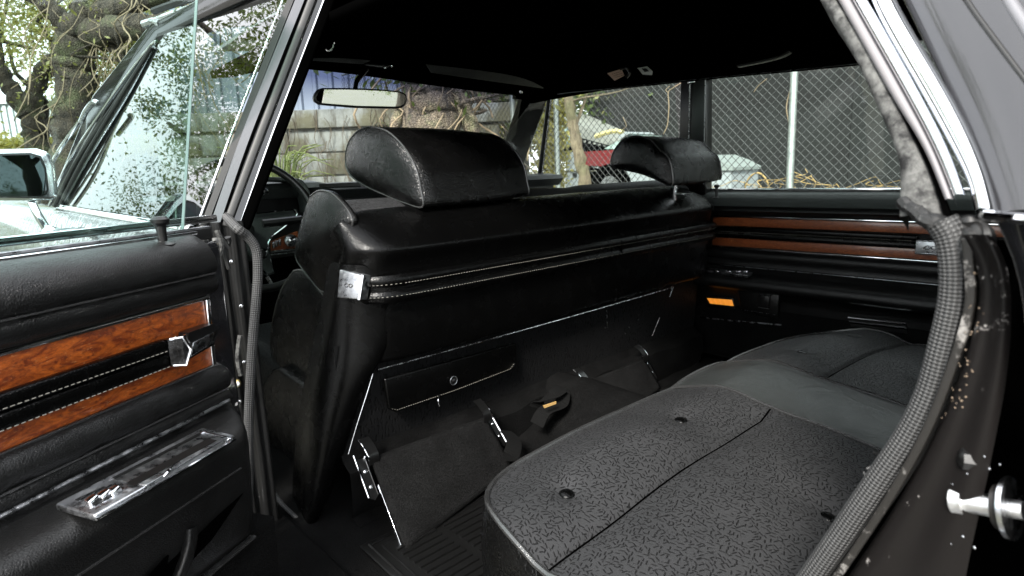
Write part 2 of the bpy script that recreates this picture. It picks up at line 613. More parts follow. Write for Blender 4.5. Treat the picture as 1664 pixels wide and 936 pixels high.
def top_grid(x0, x1, nx, ny=70, extra=0):
    ys = sorted(set([j / ny for j in range(ny + 1)]))
    rows = []
    fine = [-.03 + .0022 * q for q in range(28)]
    nys = list(np.linspace(0, .76, 36)) + list(np.linspace(.765, .845, 34)) + list(np.linspace(.85, 1, 24))
    for t in nys:
        row = []
        for i in range(nx + 1):
            s = i / nx
            if x0 == RS_X0: s = 1 - math.cos(s * math.pi / 2) if s < 1 else 1
            if x1 == RS_X1: s = math.sin(s * math.pi / 2)
            x = x0 + (x1 - x0) * s
            yf = y_front(x); y = RS_YB + (RS_YF - RS_YB) * t if t < .78 else None
            if y is None:
                y7 = RS_YB + (RS_YF - RS_YB) * .78; y = min(RS_YB + (RS_YF - RS_YB) * t, yf)
            y = min(y, yf)
            row.append((x, y, seat_z(x, y) + extra))
        rows.append(row)
    return rows
seat = bpy.data.objects.new('rear_seat', None)
seat.location = Vector((1.2, .3, .3)) - CAR.location
seat.parent = CAR
COL.objects.link(seat)
part('fabric_panel', MB().grid(top_grid(RS_X0, 1.055, 70)), m_fabric, seat, sharp=180)
part('fabric_panel', MB().grid(top_grid(1.275, RS_X1, 70)), m_fabric, seat, sharp=180)
part('center_strip', MB().grid(top_grid(1.055, 1.275, 24)), m_vinyl_grey, seat, sharp=180)
sk = []
for k in range(161):
    x, y = edge_pt(k / 160)
    x2, y2 = edge_pt(min(1, k / 160 + .002)); x1, y1 = edge_pt(max(0, k / 160 - .002))
    t = Vector((x2 - x1, y2 - y1, 0)).normalized(); nn = Vector((-t.y, t.x, 0))
    z = seat_z(min(max(x, RS_X0), RS_X1), y)
    wr = .003 * math.sin(k * .9) * math.sin(k * .37)
    sk.append([(x + nn.x * o, y + nn.y * o, zz) for o, zz in ((0, z - .001), (.006, z - .015), (.010 + wr, z - .06), (.008 + wr, z - .14), (.0, z - .22), (-.02, z - .29))])
part('seat_side', MB().grid(sk), m_vinyl_soft, seat, sharp=180)
pip = [(*edge_pt(k / 160), seat_z(*[min(max(edge_pt(k / 160)[0], RS_X0), RS_X1), edge_pt(k / 160)[1]]) + .001) for k in range(161)]
part('seam_piping', MB().tube(pip, .0042, 7), m_piping, seat)
for xx in (1.055, 1.275):
    pth = [(xx, RS_YB + (y_front(xx) - RS_YB) * j / 50, 0) for j in range(51)]
    pth = [(a, b, max(seat_z(a - .004, b), seat_z(a + .004, b)) + .001) for a, b, _ in pth]
    part('seam_piping', MB().tube(pth, .0035, 7), m_piping, seat)
for xa, xb in ((RS_X0 + .01, 1.05), (1.28, RS_X1 - .06)):
    part('seam_crease_shade', MB().tube([(x, SEAMY, seat_z(x, SEAMY) + .0005) for x in np.linspace(xa, xb, 50)], .0017, 5), m_black, seat)  # black line along the sewn seam, painting shade into its crease
for bx, by in BUT:
    z = seat_z(bx, by)
    part('button', MB().disc((bx, by, z + .0), (0, -.12, 1), .0115, .003, 20, .004), m_vinyl, seat, sharp=60)
# rear backrest (out of the picture, seen from a step aside)
bk = MB()
rows = []
for i in range(25):
    x = .45 + i * (2.0 - .45) / 24
    rows.append([(x, -.02 - .22 * t, .50 + .45 * t + (.02 if 0 < t < 1 else 0)) for t in (0, .1, .3, .5, .7, .9, 1)])
bk.grid(rows)
part('rear_backrest', bk, m_fabric, CAR, sub=1, solid=.1)

# ------------------------------------------------ front seat back
fs = bpy.data.objects.new('front_seat', None)
fs.location = Vector((1.3, 1.3, .3)) - CAR.location
fs.parent = CAR
COL.objects.link(fs)
# rear vinyl shell: control net, columns left to right, rows top to bottom
colsX = [(.606, 1.20, 0), (.600, 1.175, 0), (.606, 1.150, 0), (.640, 1.116, 0), (.72, 1.102, 0), (.9, 1.10, 0), (1.1, 1.10, 0), (1.28, 1.10, 0), (1.33, 1.10, 0), (1.6, 1.10, 0), (1.9, 1.10, 0), (1.99, 1.105, 0), (2.03, 1.14, 0), (2.035, 1.22, 0)]
rowsZ = [(.965, .16), (.980, .12), (.978, .085), (.962, .052), (.935, .018), (.912, -.010), (.900, -.020), (.888, -.018), (.862, -.004), (.81, 0), (.76, .0), (.71, .0), (.665, .003), (.650, .006), (.648, .03)]
rows = []
for z, dy in rowsZ:
    r = []
    for i, (x, y, _) in enumerate(colsX):
        zz = z
        if z > .95:
            if i < 4: zz = z - (.035, .03, .02, .006)[i] * (1 if z > .97 else .8)
            if i > 10: zz = z - (.012, .03, .04)[i - 11]
        yy = y + dy
        if i < 3: yy = y + min(dy, .03) * .6
        xx = x + (.012 * (z - .8) if i < 4 else 0)
        r.append((xx, yy, zz))
    rows.append(r)
part('seat_back_shell', MB().grid(rows), m_vinyl, fs, sub=2, sharp=180)
# leg of the shell: flows down to the floor on the near side
LEGP = [  # outer silhouette px, crease px, inner edge px, back px with Y
    ((556, 430), (600, 430), (640, 480), 1.16, 1.12, 1.105),
    ((546, 490), (600, 520), (655, 540), 1.17, 1.125, 1.105),
    ((538, 530), (580, 590), (622, 596), 1.19, 1.13, 1.11),
    ((524, 590), (560, 640), (600, 625), 1.21, 1.14, 1.13),
    ((508, 660), (540, 710), (583, 680), 1.23, 1.16, 1.15),
    ((498, 730), (527, 780), (565, 740), 1.25, 1.18, 1.18),
    ((492, 800), (515, 830), (545, 800), 1.26, 1.20, 1.20),
    ((490, 845), (500, 858), (520, 850), 1.27, 1.22, 1.22)]
rows = []
for a, b, c, ya, yb, yc in LEGP:
    pa, pb, pc = P(*a, Y=ya), P(*b, Y=yb), P(*c, Y=yc)
    rows.append([pa + np.array([.02, .10, 0]), pa + np.array([.004, .03, 0]), pa, (pa * .5 + pb * .5) + np.array([-.004, -.012, 0]), pb, pc, pc + np.array([.004, .035, 0]), pc + np.array([.004, .1, 0])])
part('seat_back_leg', MB().grid(rows), m_vinyl, fs, sub=2, sharp=180)
# thin bright edge along the shell's lower lip
lip = [(.625, 1.100, .648), (.9, 1.096, .6475), (1.3, 1.096, .6475), (1.75, 1.10, .648)]
part('shell_lip', MB().tube(smooth_path(lip), .0015, 6), m_steel, fs)
part('shell_lip', MB().tube(smooth_path(PP([(606, 607), (596, 640), (580, 690), (566, 738)], Y=1.14)), .0011, 6), m_steel, fs)
# strap with two stitched beads
def strap_path(z, off=0.0):
    pts = [(.612, 1.150, z), (.632, 1.120, z), (.665, 1.098, z), (.73, 1.089, z), (.9, 1.088, z), (1.2, 1.088, z), (1.6, 1.088, z), (1.9, 1.088, z), (1.99, 1.093, z), (2.02, 1.118, z)]
    return smooth_path([(a, b - off, c) for a, b, c in pts], 5)
sb = MB()
for dz in (-.017, .017):
    pr = [(-.004, -.012), (.005, -.012), (.009, -.006), (.010, 0), (.009, .006), (.005, .012), (-.004, .012)]
    sb.sweep(strap_path(.815 + dz), [(a, b) for a, b in pr], (0, 0, 1), smooth=True)
sb.sweep(strap_path(.815), [(-.004, -.009), (.002, -.009), (.002, .009), (-.004, .009)], (0, 0, 1))
strap = part('leather_strap', sb, m_vinyl, fs)
def stitches(path, r=.0006, ln=.0040, gap=.0028):
    mb = MB(); acc = 0; path = [V(p) for p in path]
    for a, b in zip(path[:-1], path[1:]):
        L = (b - a).length; n = max(1, int(L / (ln + gap))); t = (b - a).normalized()
        for k in range(n):
            p = a + t * (k * L / n)
            mb.tube([p, p + t * ln], r, 4, cap=False)
    return mb
for zz in (.826, .800):
    sp0 = strap_path(zz); so1 = []
    for i_ in range(len(sp0)):
        t_ = (sp0[min(i_ + 1, len(sp0) - 1)] - sp0[max(i_ - 1, 0)]).normalized()
        so1.append(sp0[i_] + Vector((t_.y, -t_.x, 0)) * .0096)
    part('stitching', stitches(so1[1:-3]), m_thread, fs, sharp=180)
part('welt_line', MB().tube(strap_path(.787, -.008), .003, 6), m_piping, fs)
# joint of the two halves of the bench
part('seat_joint', MB().box((1.44, 1.090, .815), (.006, .024, .05)), m_black, fs, bevel=.002)
# emblem block at the strap's end
e4 = [P(552, 484, Y=1.165), P(586, 487, Y=1.105), P(592, 447, Y=1.105), P(556, 438, Y=1.165)]
nrm = -np.cross(e4[1] - e4[0], e4[3] - e4[0]); nrm /= np.linalg.norm(nrm)
if nrm[1] > 0: nrm = -nrm
blk = MB().plate([p - nrm * .02 for p in e4], nrm, .028)
part('emblem_block', blk, m_alu, fs, bevel=.0025, seg=3)
ctr = sum(e4) / 4; ux = (e4[1] - e4[0]); ux /= np.linalg.norm(ux); uy = (e4[3] - e4[0]); uy /= np.linalg.norm(uy)
def eagle(c, ux, uy, n, w, r):
    mb = MB()
    for ph in (0, math.pi):
        pts = []
        for k in range(25):
            t = k / 24
            pts.append(c + ux * (t - .5) * w + uy * math.sin(t * 2.0 * math.pi * 1.0 + ph) * w * .18 * (1 - abs(2 * t - 1) * .3) + n)
        mb.tube(pts, r, 5)
    mb.tube([c + ux * w * .0 + uy * w * .14 + n, c + ux * w * .1 - uy * w * .12 + n], r, 5)
    return mb
part('emblem_mark', eagle(ctr, ux, uy, nrm * .0085, .024, .0008), m_plastic, fs)
part('emblem_clip', MB().tube([e4[1] + nrm * .006 + ux * .002, e4[2] + nrm * .006 + ux * .002], .003, 8), m_chrome, fs)
# upholstered front halves seen from their side
def side_loft(name, prof_px, X0, X1, mat, bulge=.012, sub=1, cap_in=.7, piping=True, parent=fs, right_round=True, taper=0.0, rp=True):
    prof = [np.array(q) for q in smooth_path([P(a, b, X=X0) for a, b in prof_px] + [P(*prof_px[0], X=X0)], 4)[:-1]]
    c = sum(prof) / len(prof)
    rows = []
    def ring(x, s):
        return [(x, c[1] + (p[1] - c[1]) * s, c[2] + (p[2] - c[2]) * s) for p in prof]
    rows += [ring(X0 - bulge, .12), ring(X0 - bulge * .97, .3), ring(X0 - bulge * .88, .5), ring(X0 - bulge * .7, .7), ring(X0 - bulge * .45, .85), ring(X0 - bulge * .18, .955)]; rows.append(ring(X0, 1.0))
    n = 8
    for k in range(1, n): rows.append(ring(X0 + (X1 - X0) * k / n, 1.0 + .012 * math.sin(math.pi * k / n) - (taper * (k / n) ** 3)))
    rows.append(ring(X1, .99 - taper))
    if right_round: rows += [ring(X1 + bulge * .3, .95 - taper), ring(X1 + bulge * .7, .82 - taper), ring(X1 + bulge * 1.0, .6), ring(X1 + bulge * 1.15, .35), ring(X1 + bulge * 1.2, .1)]
    mb = MB().grid(rows, close_cols=True)
    m = len(prof)
    mb.add(rows[0], [tuple(range(m))]); mb.add(rows[-1], [tuple(range(m))])
    o = part(name, mb, mat, parent, sharp=180)
    if piping:
        rr = ring(X0 - .0005, 1.0); rr.append(rr[0])
        part('seam_piping', MB().tube(rr, .0026, 6), m_piping, o)
        if not rp: return o
        rr = ring(X1 + .001, .99 - taper); rr.append(rr[0])
        part('seam_piping', MB().tube(rr, .0022, 6), m_piping, o)
    return o
up = [(505, 319), (519, 310), (537, 313), (553, 326), (570, 348), (573, 366), (562, 400), (550, 435), (538, 466), (524, 474), (497, 443), (481, 417), (485, 388), (494, 352)]
side_loft('upper_bolster', up, .628, .640, m_vinyl_soft, .028, 2, piping=True, rp=False, right_round=False)
low = [(478, 440), (494, 441), (520, 472), (538, 500), (534, 560), (515, 625), (486, 612), (455, 598), (441, 570), (444, 520), (458, 470)]
side_loft('lower_bolster', low, .63, .70, m_vinyl_soft, .014, 2, right_round=False)
cush = [(420, 640), (445, 600), (470, 612), (500, 640), (520, 720), (505, 800), (470, 790), (430, 750), (415, 700)]
side_loft('cushion_side', cush, .60, .70, m_vinyl_soft, .01, 2, right_round=False, piping=False)
# fabric face of the bench (its top roll shows in front of the headrests)
rows = []
for i in range(33):
    x = .634 + i * (2.02 - .634) / 32
    dz = -.006 * (1 if abs(x - 1.44) < .03 else 0)
    rows.append([(x, 1.20, .955 + dz), (x, 1.235, .985 + dz), (x, 1.28, 1.0 + dz), (x, 1.33, .995 + dz), (x, 1.38, .965 + dz), (x, 1.41, .90), (x, 1.43, .8), (x, 1.46, .65), (x, 1.50, .55)])
part('backrest_face', MB().grid(rows), m_fabric, fs, sub=1, sharp=180)
part('bench_cushion', MB().hull8([(.62, 1.25, .34), (2.02, 1.25, .34), (2.02, 1.98, .34), (.62, 1.98, .34)], [(.62, 1.25, .50), (2.02, 1.25, .50), (2.02, 1.98, .60), (.62, 1.98, .60)]), m_fabric, fs, bevel=.04, seg=4)
part('seat_base_skirt', MB().tube(smooth_path([P(438, 787, Y=1.35), P(455, 815, Y=1.30), P(480, 840, Y=1.27), P(494, 853, Y=1.25)]), .005, 8), m_weave, fs)

# headrests
hr1 = [(601, 206), (629, 213), (657, 239), (676, 272), (684, 306), (687, 336), (660, 330), (634, 320), (592, 301), (568, 282), (562, 259), (567, 232), (582, 213)]
side_loft('headrest', hr1, .80, 1.150, m_vinyl_soft, .024, 2, taper=.09, parent=CAR)
hr2 = [(1012, 227), (1033, 221), (1055, 226), (1072, 243), (1086, 256), (1092, 276), (1092, 302), (1070, 293), (1045, 283), (1020, 277), (996, 272), (993, 260), (1000, 242)]
side_loft('headrest', hr2, 1.65, 1.965, m_vinyl_soft, .024, 2, taper=.09, parent=CAR)
for (ax, ay, Yq, xx) in ((752, 348, 1.16, 0), (1108, 312, 1.09, 0)):
    c = P(ax, ay, Y=Yq)
    mb = MB().box(c + np.array([0, -.008, -.004]), (.115 if ax < 900 else .07, .03, .004)).box(c + np.array([0, .03, .02]), (.012, .02, .10))
    part('headrest_post', mb, m_chrome, fs, bevel=.002)

# ------------------------------------------------ kick panel below the shell, carpeted seat base
kp = MB()
rows = []
for z, y in ((.70, 1.165), (.66, 1.165), (.56, 1.17), (.45, 1.18), (.43, 1.17), (.415, 1.145), (.36, 1.14), (.31, 1.15), (.30, 1.12)):
    rows.append([(x, y + .004 * math.sin(x * 40 + z * 30) * (1 if z < .45 else 0), z + .006 * math.sin(x * 23) * (1 if .4 < z < .45 else 0)) for x in np.linspace(.56, 2.02, 60)])
kp.grid(rows[:4])
kick = part('kick_panel', kp, m_fabric_dark)
part('seat_base_carpet', MB().grid(rows[3:]), m_carpet, kick)
q = [P(a, b, Y=1.150) for a, b in ((620, 614), (835, 556), (835, 590), (826, 601), (735, 636), (640, 668), (628, 664))]
flap = part('storage_flap', MB().plate(q, (0, -1, 0), .012), m_vinyl, kick, bevel=.004)
part('stitching', stitches([p + np.array([0, -.0125, .0]) for p in [P(a, b, Y=1.150) for a, b in ((632, 662), (640, 664), (735, 632), (824, 598), (831, 588))]], .0006, .003, .003), m_thread, kick, sharp=180)
c = P(736, 618, Y=1.136)
mb = MB().disc(c, (0, -1, 0), .010, .002, 20); mb.disc(c + np.array([0, -.003, 0]), (0, -1, 0), .006, .003, 16, .002)
part('snap_button', mb, m_plastic, kick)
part('snap_ring', MB().tube([c + np.array([.0105 * math.cos(a), -.003, .0105 * math.sin(a)]) for a in np.linspace(0, 6.283, 21)], .0012, 6, cap=False), m_alu, kick)
part('zip_pull', MB().tube(smooth_path([P(715, 640, Y=1.14), P(712, 650, Y=1.13), P(714, 660, Y=1.13)]), .0016, 5), m_steel, kick)
for a, b, c2, d2 in ((986, 505, 987, 532), (1072, 516, 1060, 546)):
    part('panel_edge', MB().tube([P(a, b, Y=1.15), P(c2, d2, Y=1.15)], .0015, 5), m_steel, kick)
for a, b in ((1037, 512), (1037, 520), (1022, 532), (1016, 542), (983, 533)):
    part('screw', MB().disc(P(a, b, Y=1.16), (0, -1, 0), .0025, .002, 8, .001), m_rubber, kick)
pt = [P(a, b, Y=1.162) for a, b in ((1090, 466), (1094, 466), (1088, 482))]
part('panel_edge', MB().tube(pt, .0015, 5), m_steel, kick)

# footrests
def footrest(TL, TR, BR, BL, sc=1.0):
    o = bpy.data.objects.new('footrest', None)
    o.parent = CAR; c = sum([V(a) for a in (TL, TR, BR, BL)], Vector()) / 4
    o.location = c - CAR.location
    COL.objects.link(o)
    TL, TR, BR, BL = [np.array(a) for a in (TL, TR, BR, BL)]
    n = np.cross(TR - TL, BL - TL); n /= np.linalg.norm(n)
    if n[2] < 0: n = -n
    rows = []
    for j in range(15):
        t = j / 14
        a = TL + (BL - TL) * t; b = TR + (BR - TR) * t
        rows.append([a + (b - a) * s + n * (.006 * math.sin(math.pi * t) * math.sin(math.pi * s) ** .5 + .001 * math.sin(s * 50 + t * 31)) for s in np.linspace(0, 1, 25)])
    part('carpet_pad', MB().grid(rows), m_carpet2, o, solid=.014, sharp=180)
    for a, b, sgn in ((TL, BL, -1), (TR, BR, 1)):
        x = (TR - TL) / np.linalg.norm(TR - TL) * sgn
        pth = [a + (b - a) * .28 + x * .003, b + x * .003]
        part('side_rail', MB().sweep(pth, [(-.002, -.006), (.002, -.006), (.002, .006), (-.002, .006)], n), m_chrome, o, bevel=.0008)
        # hinge bracket: slotted plate, two screws
        dn = (b - a) / np.linalg.norm(b - a)
        p0 = a + x * .008 - dn * .01
        for off in (0.0, .022):
            part('hinge_bar', MB().tube(smooth_path([p0 + x * (off) - dn * .012 * (off > 0), p0 + dn * .03 + x * off, p0 + dn * .085 + x * off]), .0024, 6), m_chrome, o)
        part('hinge_plate', MB().plate([p0 + x * .0 + dn * 0, p0 + x * .022 + dn * .0, p0 + x * .022 + dn * .085, p0 + x * .011 + dn * .094, p0 + dn * .085], n, -.003), m_plastic, o)
        for k in (.03, .065):
            part('screw', MB().disc(p0 + dn * k + x * .011, n, .004, .002, 10, .0015), m_steel, o)
        arm = [a + np.array([0, .02, .045]), a + np.array([0, .0, .035]), a + np.array([0, -.018, .018]), a + np.array([0, -.018, -.002])]
        part('hinge_arm', MB().sweep(smooth_path(arm), [(-.012, -.001), (.012, -.001), (.012, .001), (-.012, .001)], (0, -.5, 1)), m_plastic, o)
        part('hinge_edge', MB().tube([p + Vector(x * .012) for p in smooth_path(arm)], .0016, 6), m_chrome, o)
        part('pivot', MB().disc(a + x * .002 - dn * .008, x, .007, .008, 12, .003), m_chrome, o)
    return o
footrest((.597, 1.12, .445), (.918, 1.12, .439), (.940, 1.047, .32), (.580, .978, .300))
footrest((1.298, 1.12, .425), (1.596, 1.12, .428), (1.63, 1.08, .33), (1.30, 1.03, .31))
# seat-belt loop lying on the hump
bl = smooth_path([P(870, 662, Y=1.1), P(880, 650, Y=1.08), P(900, 640, Y=1.06), P(915, 632, Y=1.07), P(912, 655, Y=1.05), P(885, 668, Y=1.05), P(872, 690, Y=1.05)])
part('seat_belt', MB().sweep(bl, [(-.018, -.001), (.018, -.001), (.018, .001), (-.018, .001)], (.3, -.3, 1)), NM('belt_cloth', (.004, .004, .004), .95, spec=.1).m)
part('belt_tag', MB().plate([P(882, 659, Y=1.03), P(903, 652, Y=1.03), P(903, 656, Y=1.03), P(884, 663, Y=1.03)], (0, -1, 0), .002), NM('amber_tag', (.45, .28, .1), .6).m)
part('seat_belt', MB().sweep(smooth_path([P(820, 700, Y=1.1), P(835, 715, Y=1.05), P(830, 740, Y=1.02), P(818, 740, Y=1.03)]), [(-.02, -.001), (.02, -.001), (.02, .001), (-.02, .001)], (.3, -.3, 1)), NM('belt_cloth_dark', (.003, .003, .003), .95, spec=.1).m)

# ------------------------------------------------ far rear door, pillar, glass
XD = 2.08
fd = bpy.data.objects.new('far_door', None)
fd.parent = CAR; fd.location = Vector((XD, .7, .35)) - CAR.location
COL.objects.link(fd)
Y0, Y1 = -.1, 1.28
# profile (inward offset, z)
prof = [(-.06, .948), (-.02, .948), (.0, .945), (.020, .938), (.030, .925), (.032, .910), (.026, .897), (.034, .892), (.036, .882), (.030, .876), (.014, .868), (.006, .862), (.003, .858), (.003, .742),
        (.010, .738), (.016, .728), (.014, .712), (.010, .708), (.018, .700), (.020, .688), (.012, .680), (.018, .676), (.024, .668), (.030, .660), (.075, .656), (.088, .648), (.092, .632), (.088, .618), (.074, .610), (.03, .604), (.022, .596), (.012, .59), (.006, .56), (.004, .45), (.004, .33), (-.05, .33)]
mb = MB()
rows = []
for y in np.linspace(Y1, Y0, 30):
    rows.append([(XD - a - .0, y, z) for a, z in prof])
mb.grid(rows)
part('door_panel', mb, m_vinyl_door, fd, sharp=50)
part('upper_pad', MB().grid([[(XD - a - .002, y, z + .0015) for a, z in prof[1:7]] for y in np.linspace(Y1, Y0, 20)]), vinyl('teal_grey_vinyl', .05, .5, tint=(.85, 1, .95)), fd)
def ybar(name, z, off, hz, hx, mat, y0=Y0, y1=Y1, par=fd, bev=.001):
    return part(name, MB().box((XD - off, (y0 + y1) / 2, z), (hx, y1 - y0, hz)), mat, par, bevel=bev)
ybar('belt_chrome', .9545, -.012, .009, .012, m_chrome)
ybar('belt_chrome', .941, -.001, .003, .004, m_chrome)
ybar('trim_strip', .8605, .010, .006, .008, m_chrome, Y0, 1.14)
ybar('wood_inlay', .8415, .006, .029, .005, m_wood2, Y0, 1.14)
ybar('wood_inlay', .7675, .006, .029, .005, m_wood2, Y0, 1.14)
ybar('trim_strip', .748, .010, .005, .008, m_chrome, Y0, 1.14)
for zz in (.8155, .793):
    ybar('pull_strap', zz, .014, .019, .014, m_vinyl, .488, 1.13, bev=.006)
part('stitching', stitches([(XD - .0212, 1.12, .807), (XD - .0212, .5, .807)]), m_thread, fd)
part('stitching', stitches([(XD - .0212, 1.12, .800), (XD - .0212, .5, .800)]), NM('dull_thread', (.12, .12, .11), .8).m, fd)
part('strap_clip', MB().box((XD - .016, 1.135, .804), (.018, .012, .05)), m_chrome, fd, bevel=.002)
ybar('trim_strip', .684, .0215, .0025, .003, m_alu, Y0, 1.1)
eb = part('emblem_plate', MB().box((XD - .018, .455, .790), (.016, .07, .042)), m_alu, fd, bevel=.002)
part('emblem_mark', eagle(np.array([XD - .0265, .452, .790]), np.array([0, -1, 0]), np.array([0, 0, 1]), np.array([0, 0, 0]), .034, .0009), m_plastic, eb)
for zz in (.772, .808):
    part('plate_rim', MB().box((XD - .027, .455, zz), (.002, .068, .002)), m_chrome, eb)
# latch plate on the armrest
lp = MB().hull8([P(1133, 441, Z=.658), P(1160, 432, Z=.658), P(1232, 442, Z=.658), P(1215, 452, Z=.658)], [P(1136, 437, Z=.668), P(1160, 430, Z=.668), P(1230, 439, Z=.668), P(1214, 448, Z=.668)])
part('handle_plate', lp, m_alu, fd, bevel=.001)
for a in (1165, 1185, 1200, 1212):
    part('window_switch', MB().box(P(a, 441, Z=.668), (.012, .016, .008)), m_chrome, fd, bevel=.002)
# amber courtesy lamp
am = NM('amber_lens', (.8, .3, .03), .35, coat=1); am.b.inputs['Emission Color'].default_value = (1, .35, .04, 1); am.b.inputs['Emission Strength'].default_value = .2
am.bump(am.vor(260), .001)
XL = XD - .012
lq = [P(a, b, X=XL) for a, b in ((1150, 484), (1190, 487), (1193, 497), (1155, 493))]
part('courtesy_lamp', MB().plate(lq, (-1, 0, 0), .006), am.m, fd, bevel=.001)
lf = [P(a, b, X=XL + .004) for a, b in ((1146, 481), (1192, 484), (1196, 502), (1150, 499))]
part('lamp_frame', MB().plate(lf, (-1, 0, 0), .006), m_plastic, fd, bevel=.001)
for k_ in range(5):
    tt = (k_ + .5) / 5
    p0_, p1_ = lq[0] * (1 - tt) + lq[1] * tt, lq[3] * (1 - tt) + lq[2] * tt
    part('lens_rib', MB().tube([p0_ + np.array([-.0065, 0, 0]), p1_ + np.array([-.0065, 0, 0])], .0011, 5), am.m, fd)
# ashtray
aq = [P(a, b, X=XL) for a, b in ((1200, 466), (1269, 474), (1267, 516), (1206, 506))]
part('ashtray', MB().plate(aq, (-1, 0, 0), .012), m_plastic, fd, bevel=.004)
aq = [P(a, b, X=XL - .014) for a, b in ((1232, 478), (1252, 481), (1250, 502), (1231, 499))]
part('ashtray_lid', MB().plate(aq, (-1, 0, 0), .006), m_plastic, fd, bevel=.002)
part('ashtray_rim', MB().tube([P(1232, 499, X=XL - .021), P(1250, 502, X=XL - .021)], .0012, 5), m_alu, fd)
part('ashtray_rim', MB().tube([P(1232, 479, X=XL - .021), P(1240, 478, X=XL - .021), P(1250, 482, X=XL - .021), P(1256, 476, X=XL - .021)], .0014, 5), m_steel, fd)
part('ashtray_rim', MB().tube([P(1205, 503, X=XL - .012), P(1262, 512, X=XL - .012)], .0012, 5), m_steel, fd)
# carpeted lower panel with a chrome rail
for a, b, c2, d2, rr in ((1378, 516, 1472, 526, .0035), (1380, 524, 1473, 534, .003)):
    part('lower_rail', MB().tube([P(a, b, X=XD - .02), P(c2, d2, X=XD - .02)], rr, 6), m_chrome, fd)
part('rail_plate', MB().plate([P(a, b, X=XD - .012) for a, b in ((1378, 516), (1472, 526), (1474, 542), (1384, 530))], (-1, 0, 0), .005), m_plastic, fd)
part('lower_piping', MB().tube(smooth_path(PP([(1270, 528), (1180, 520), (1105, 512), (1097, 520), (1096, 560), (1103, 580), (1115, 592), (1125, 594)], X=XD - .01)), .0035, 6), m_steel, fd)
part('lower_carpet', MB().plate([(XD - .006, Y0, .34), (XD - .006, 1.27, .34), (XD - .006, 1.27, .53), (XD - .006, Y0, .55)], (-1, 0, 0), .006), m_carpet, fd)
for a, b in ((1086, 564), (1137, 582), (1100, 514)):
    part('screw', MB().disc(P(a, b, X=XD - .02), (-1, 0, 0), .005, .004, 8, .002), m_steel, fd)
def knob(c, par, mat=m_plastic):
    c = np.array(c)
    mb = MB().tube([c + np.array([0, 0, z]) for z in (0, .02, .036, .040, .046, .049)], [.0045, .005, .0055, .009, .0095, .006], 12)
    o = part('lock_knob', mb, mat, par)
    part('knob_ferrule', MB().disc(c, (0, 0, 1), .013, .003, 18, .002), mat, par)
    return o
knob(P(1164, 322, X=XD - .03), fd)
part('window_glass', MB().hull8([(2.088, .0, .95), (2.092, .0, .95), (2.092, 1.17, .95), (2.088, 1.17, .95)], [(2.02, .15, 1.36), (2.024, .15, 1.36), (2.024, 1.17, 1.345), (2.02, 1.17, 1.345)]), m_glass, fd)

# far front door (seen over the seat back)
ff = bpy.data.objects.new('far_front_door', None)
ff.parent = CAR; ff.location = Vector((XD, 1.9, .35)) - CAR.location
COL.objects.link(ff)
mb = MB().grid([[(XD - a, y, z) for a, z in prof] for y in np.linspace(2.75, 1.29, 30)])
part('door_panel', mb, m_vinyl_door, ff, sharp=50)
part('window_glass', MB().hull8([(2.088, 1.28, .95), (2.092, 1.28, .95), (2.092, 2.62, .95), (2.088, 2.62, .95)], [(2.02, 1.28, 1.345), (2.024, 1.28, 1.345), (2.024, 2.0, 1.36), (2.02, 2.0, 1.36)]), m_glass, ff)
a1, a2 = P(893, 158, X=2.02), P(876, 292, X=2.075)
part('vent_frame', MB().tube([a1, a2], .011, 8), m_plastic, ff)
part('vent_frame_edge', MB().tube([P(896, 160, X=2.01), P(880, 292, X=2.065)], .003, 6), m_steel, ff)

# far B pillar
def pillar(pts_top, pts_bot, th, mat, name, n, par=CAR, **k):
    a = [V(p) for p in pts_bot + pts_top[::-1]]
    return part(name, MB().plate(a, n, th), mat, par, **k)
bp1 = pillar([P(1106, 128, X=2.0), P(1146, 122, X=2.0)], [P(1100, 330, X=2.06), P(1146, 330, X=2.06)], .05, m_plastic, 'door_pillar', (1, 0, .1), bevel=.004)
part('pillar_chrome', MB().tube([P(1121, 136, X=1.995), P(1119, 240, X=2.03)], .0022, 6), m_steel, bp1)
part('pillar_chrome', MB().tube([P(1146, 130, X=1.993), P(1143, 300, X=2.05)], .002, 6), m_alu, bp1)
part('belt_anchor', MB().box(P(1124, 133, X=1.99), (.01, .03, .012)), m_chrome, bp1, bevel=.003)

# ------------------------------------------------ roof: headliner, rails, windshield header
rows = []
NEARX = lambda z: .45 + (z - .95) * .52
for y in np.linspace(-.35, 2.02, 26):
    drop = .02 * max(0, (y - 1.2)) ** 1.5 + .05 * max(0, .3 - y) ** 1.4
    row = []
    for t in np.linspace(0, 1, 24):
        x = .66 + (2.02 - .66) * t
        z = 1.375 + .075 * (1 - (2 * t - 1) ** 4) - drop
        if t == 0: z = 1.36 - drop + .03
        row.append((x, y, z))
    rows.append(row)
rl = part('headliner', MB().grid(rows), m_black, solid=.02)
# far roof rail : follows the top of the far windows
rail = PP([(840, 160), (870, 160), (895, 154), (1000, 143), (1105, 132), (1200, 122), (1300, 113), (1380, 105), (1420, 101)], X=2.01)
part('roof_rail', MB().sweep(smooth_path(rail, 3), [(-.03, -.002), (.03, -.004), (.03, .09), (-.05, .09)], (0, 0, 1)), m_black, bevel=.002)
part('roof_rail_edge', MB().tube([p + Vector((-.03, 0, -.003)) for p in smooth_path(rail[2:], 3)], .0016, 5), m_alu)
# header
hd = [P(470, 98, Y=1.86), P(500, 104, Y=1.88), P(600, 116, Y=1.93), P(700, 131, Y=1.96), P(800, 145, Y=1.98), P(862, 152, Y=1.99)]
part('windshield_header', MB().sweep(smooth_path(hd, 4), [(-.09, .0), (.02, .002), (.03, .05), (-.09, .09)], (0, 0, 1)), m_black, bevel=.004)
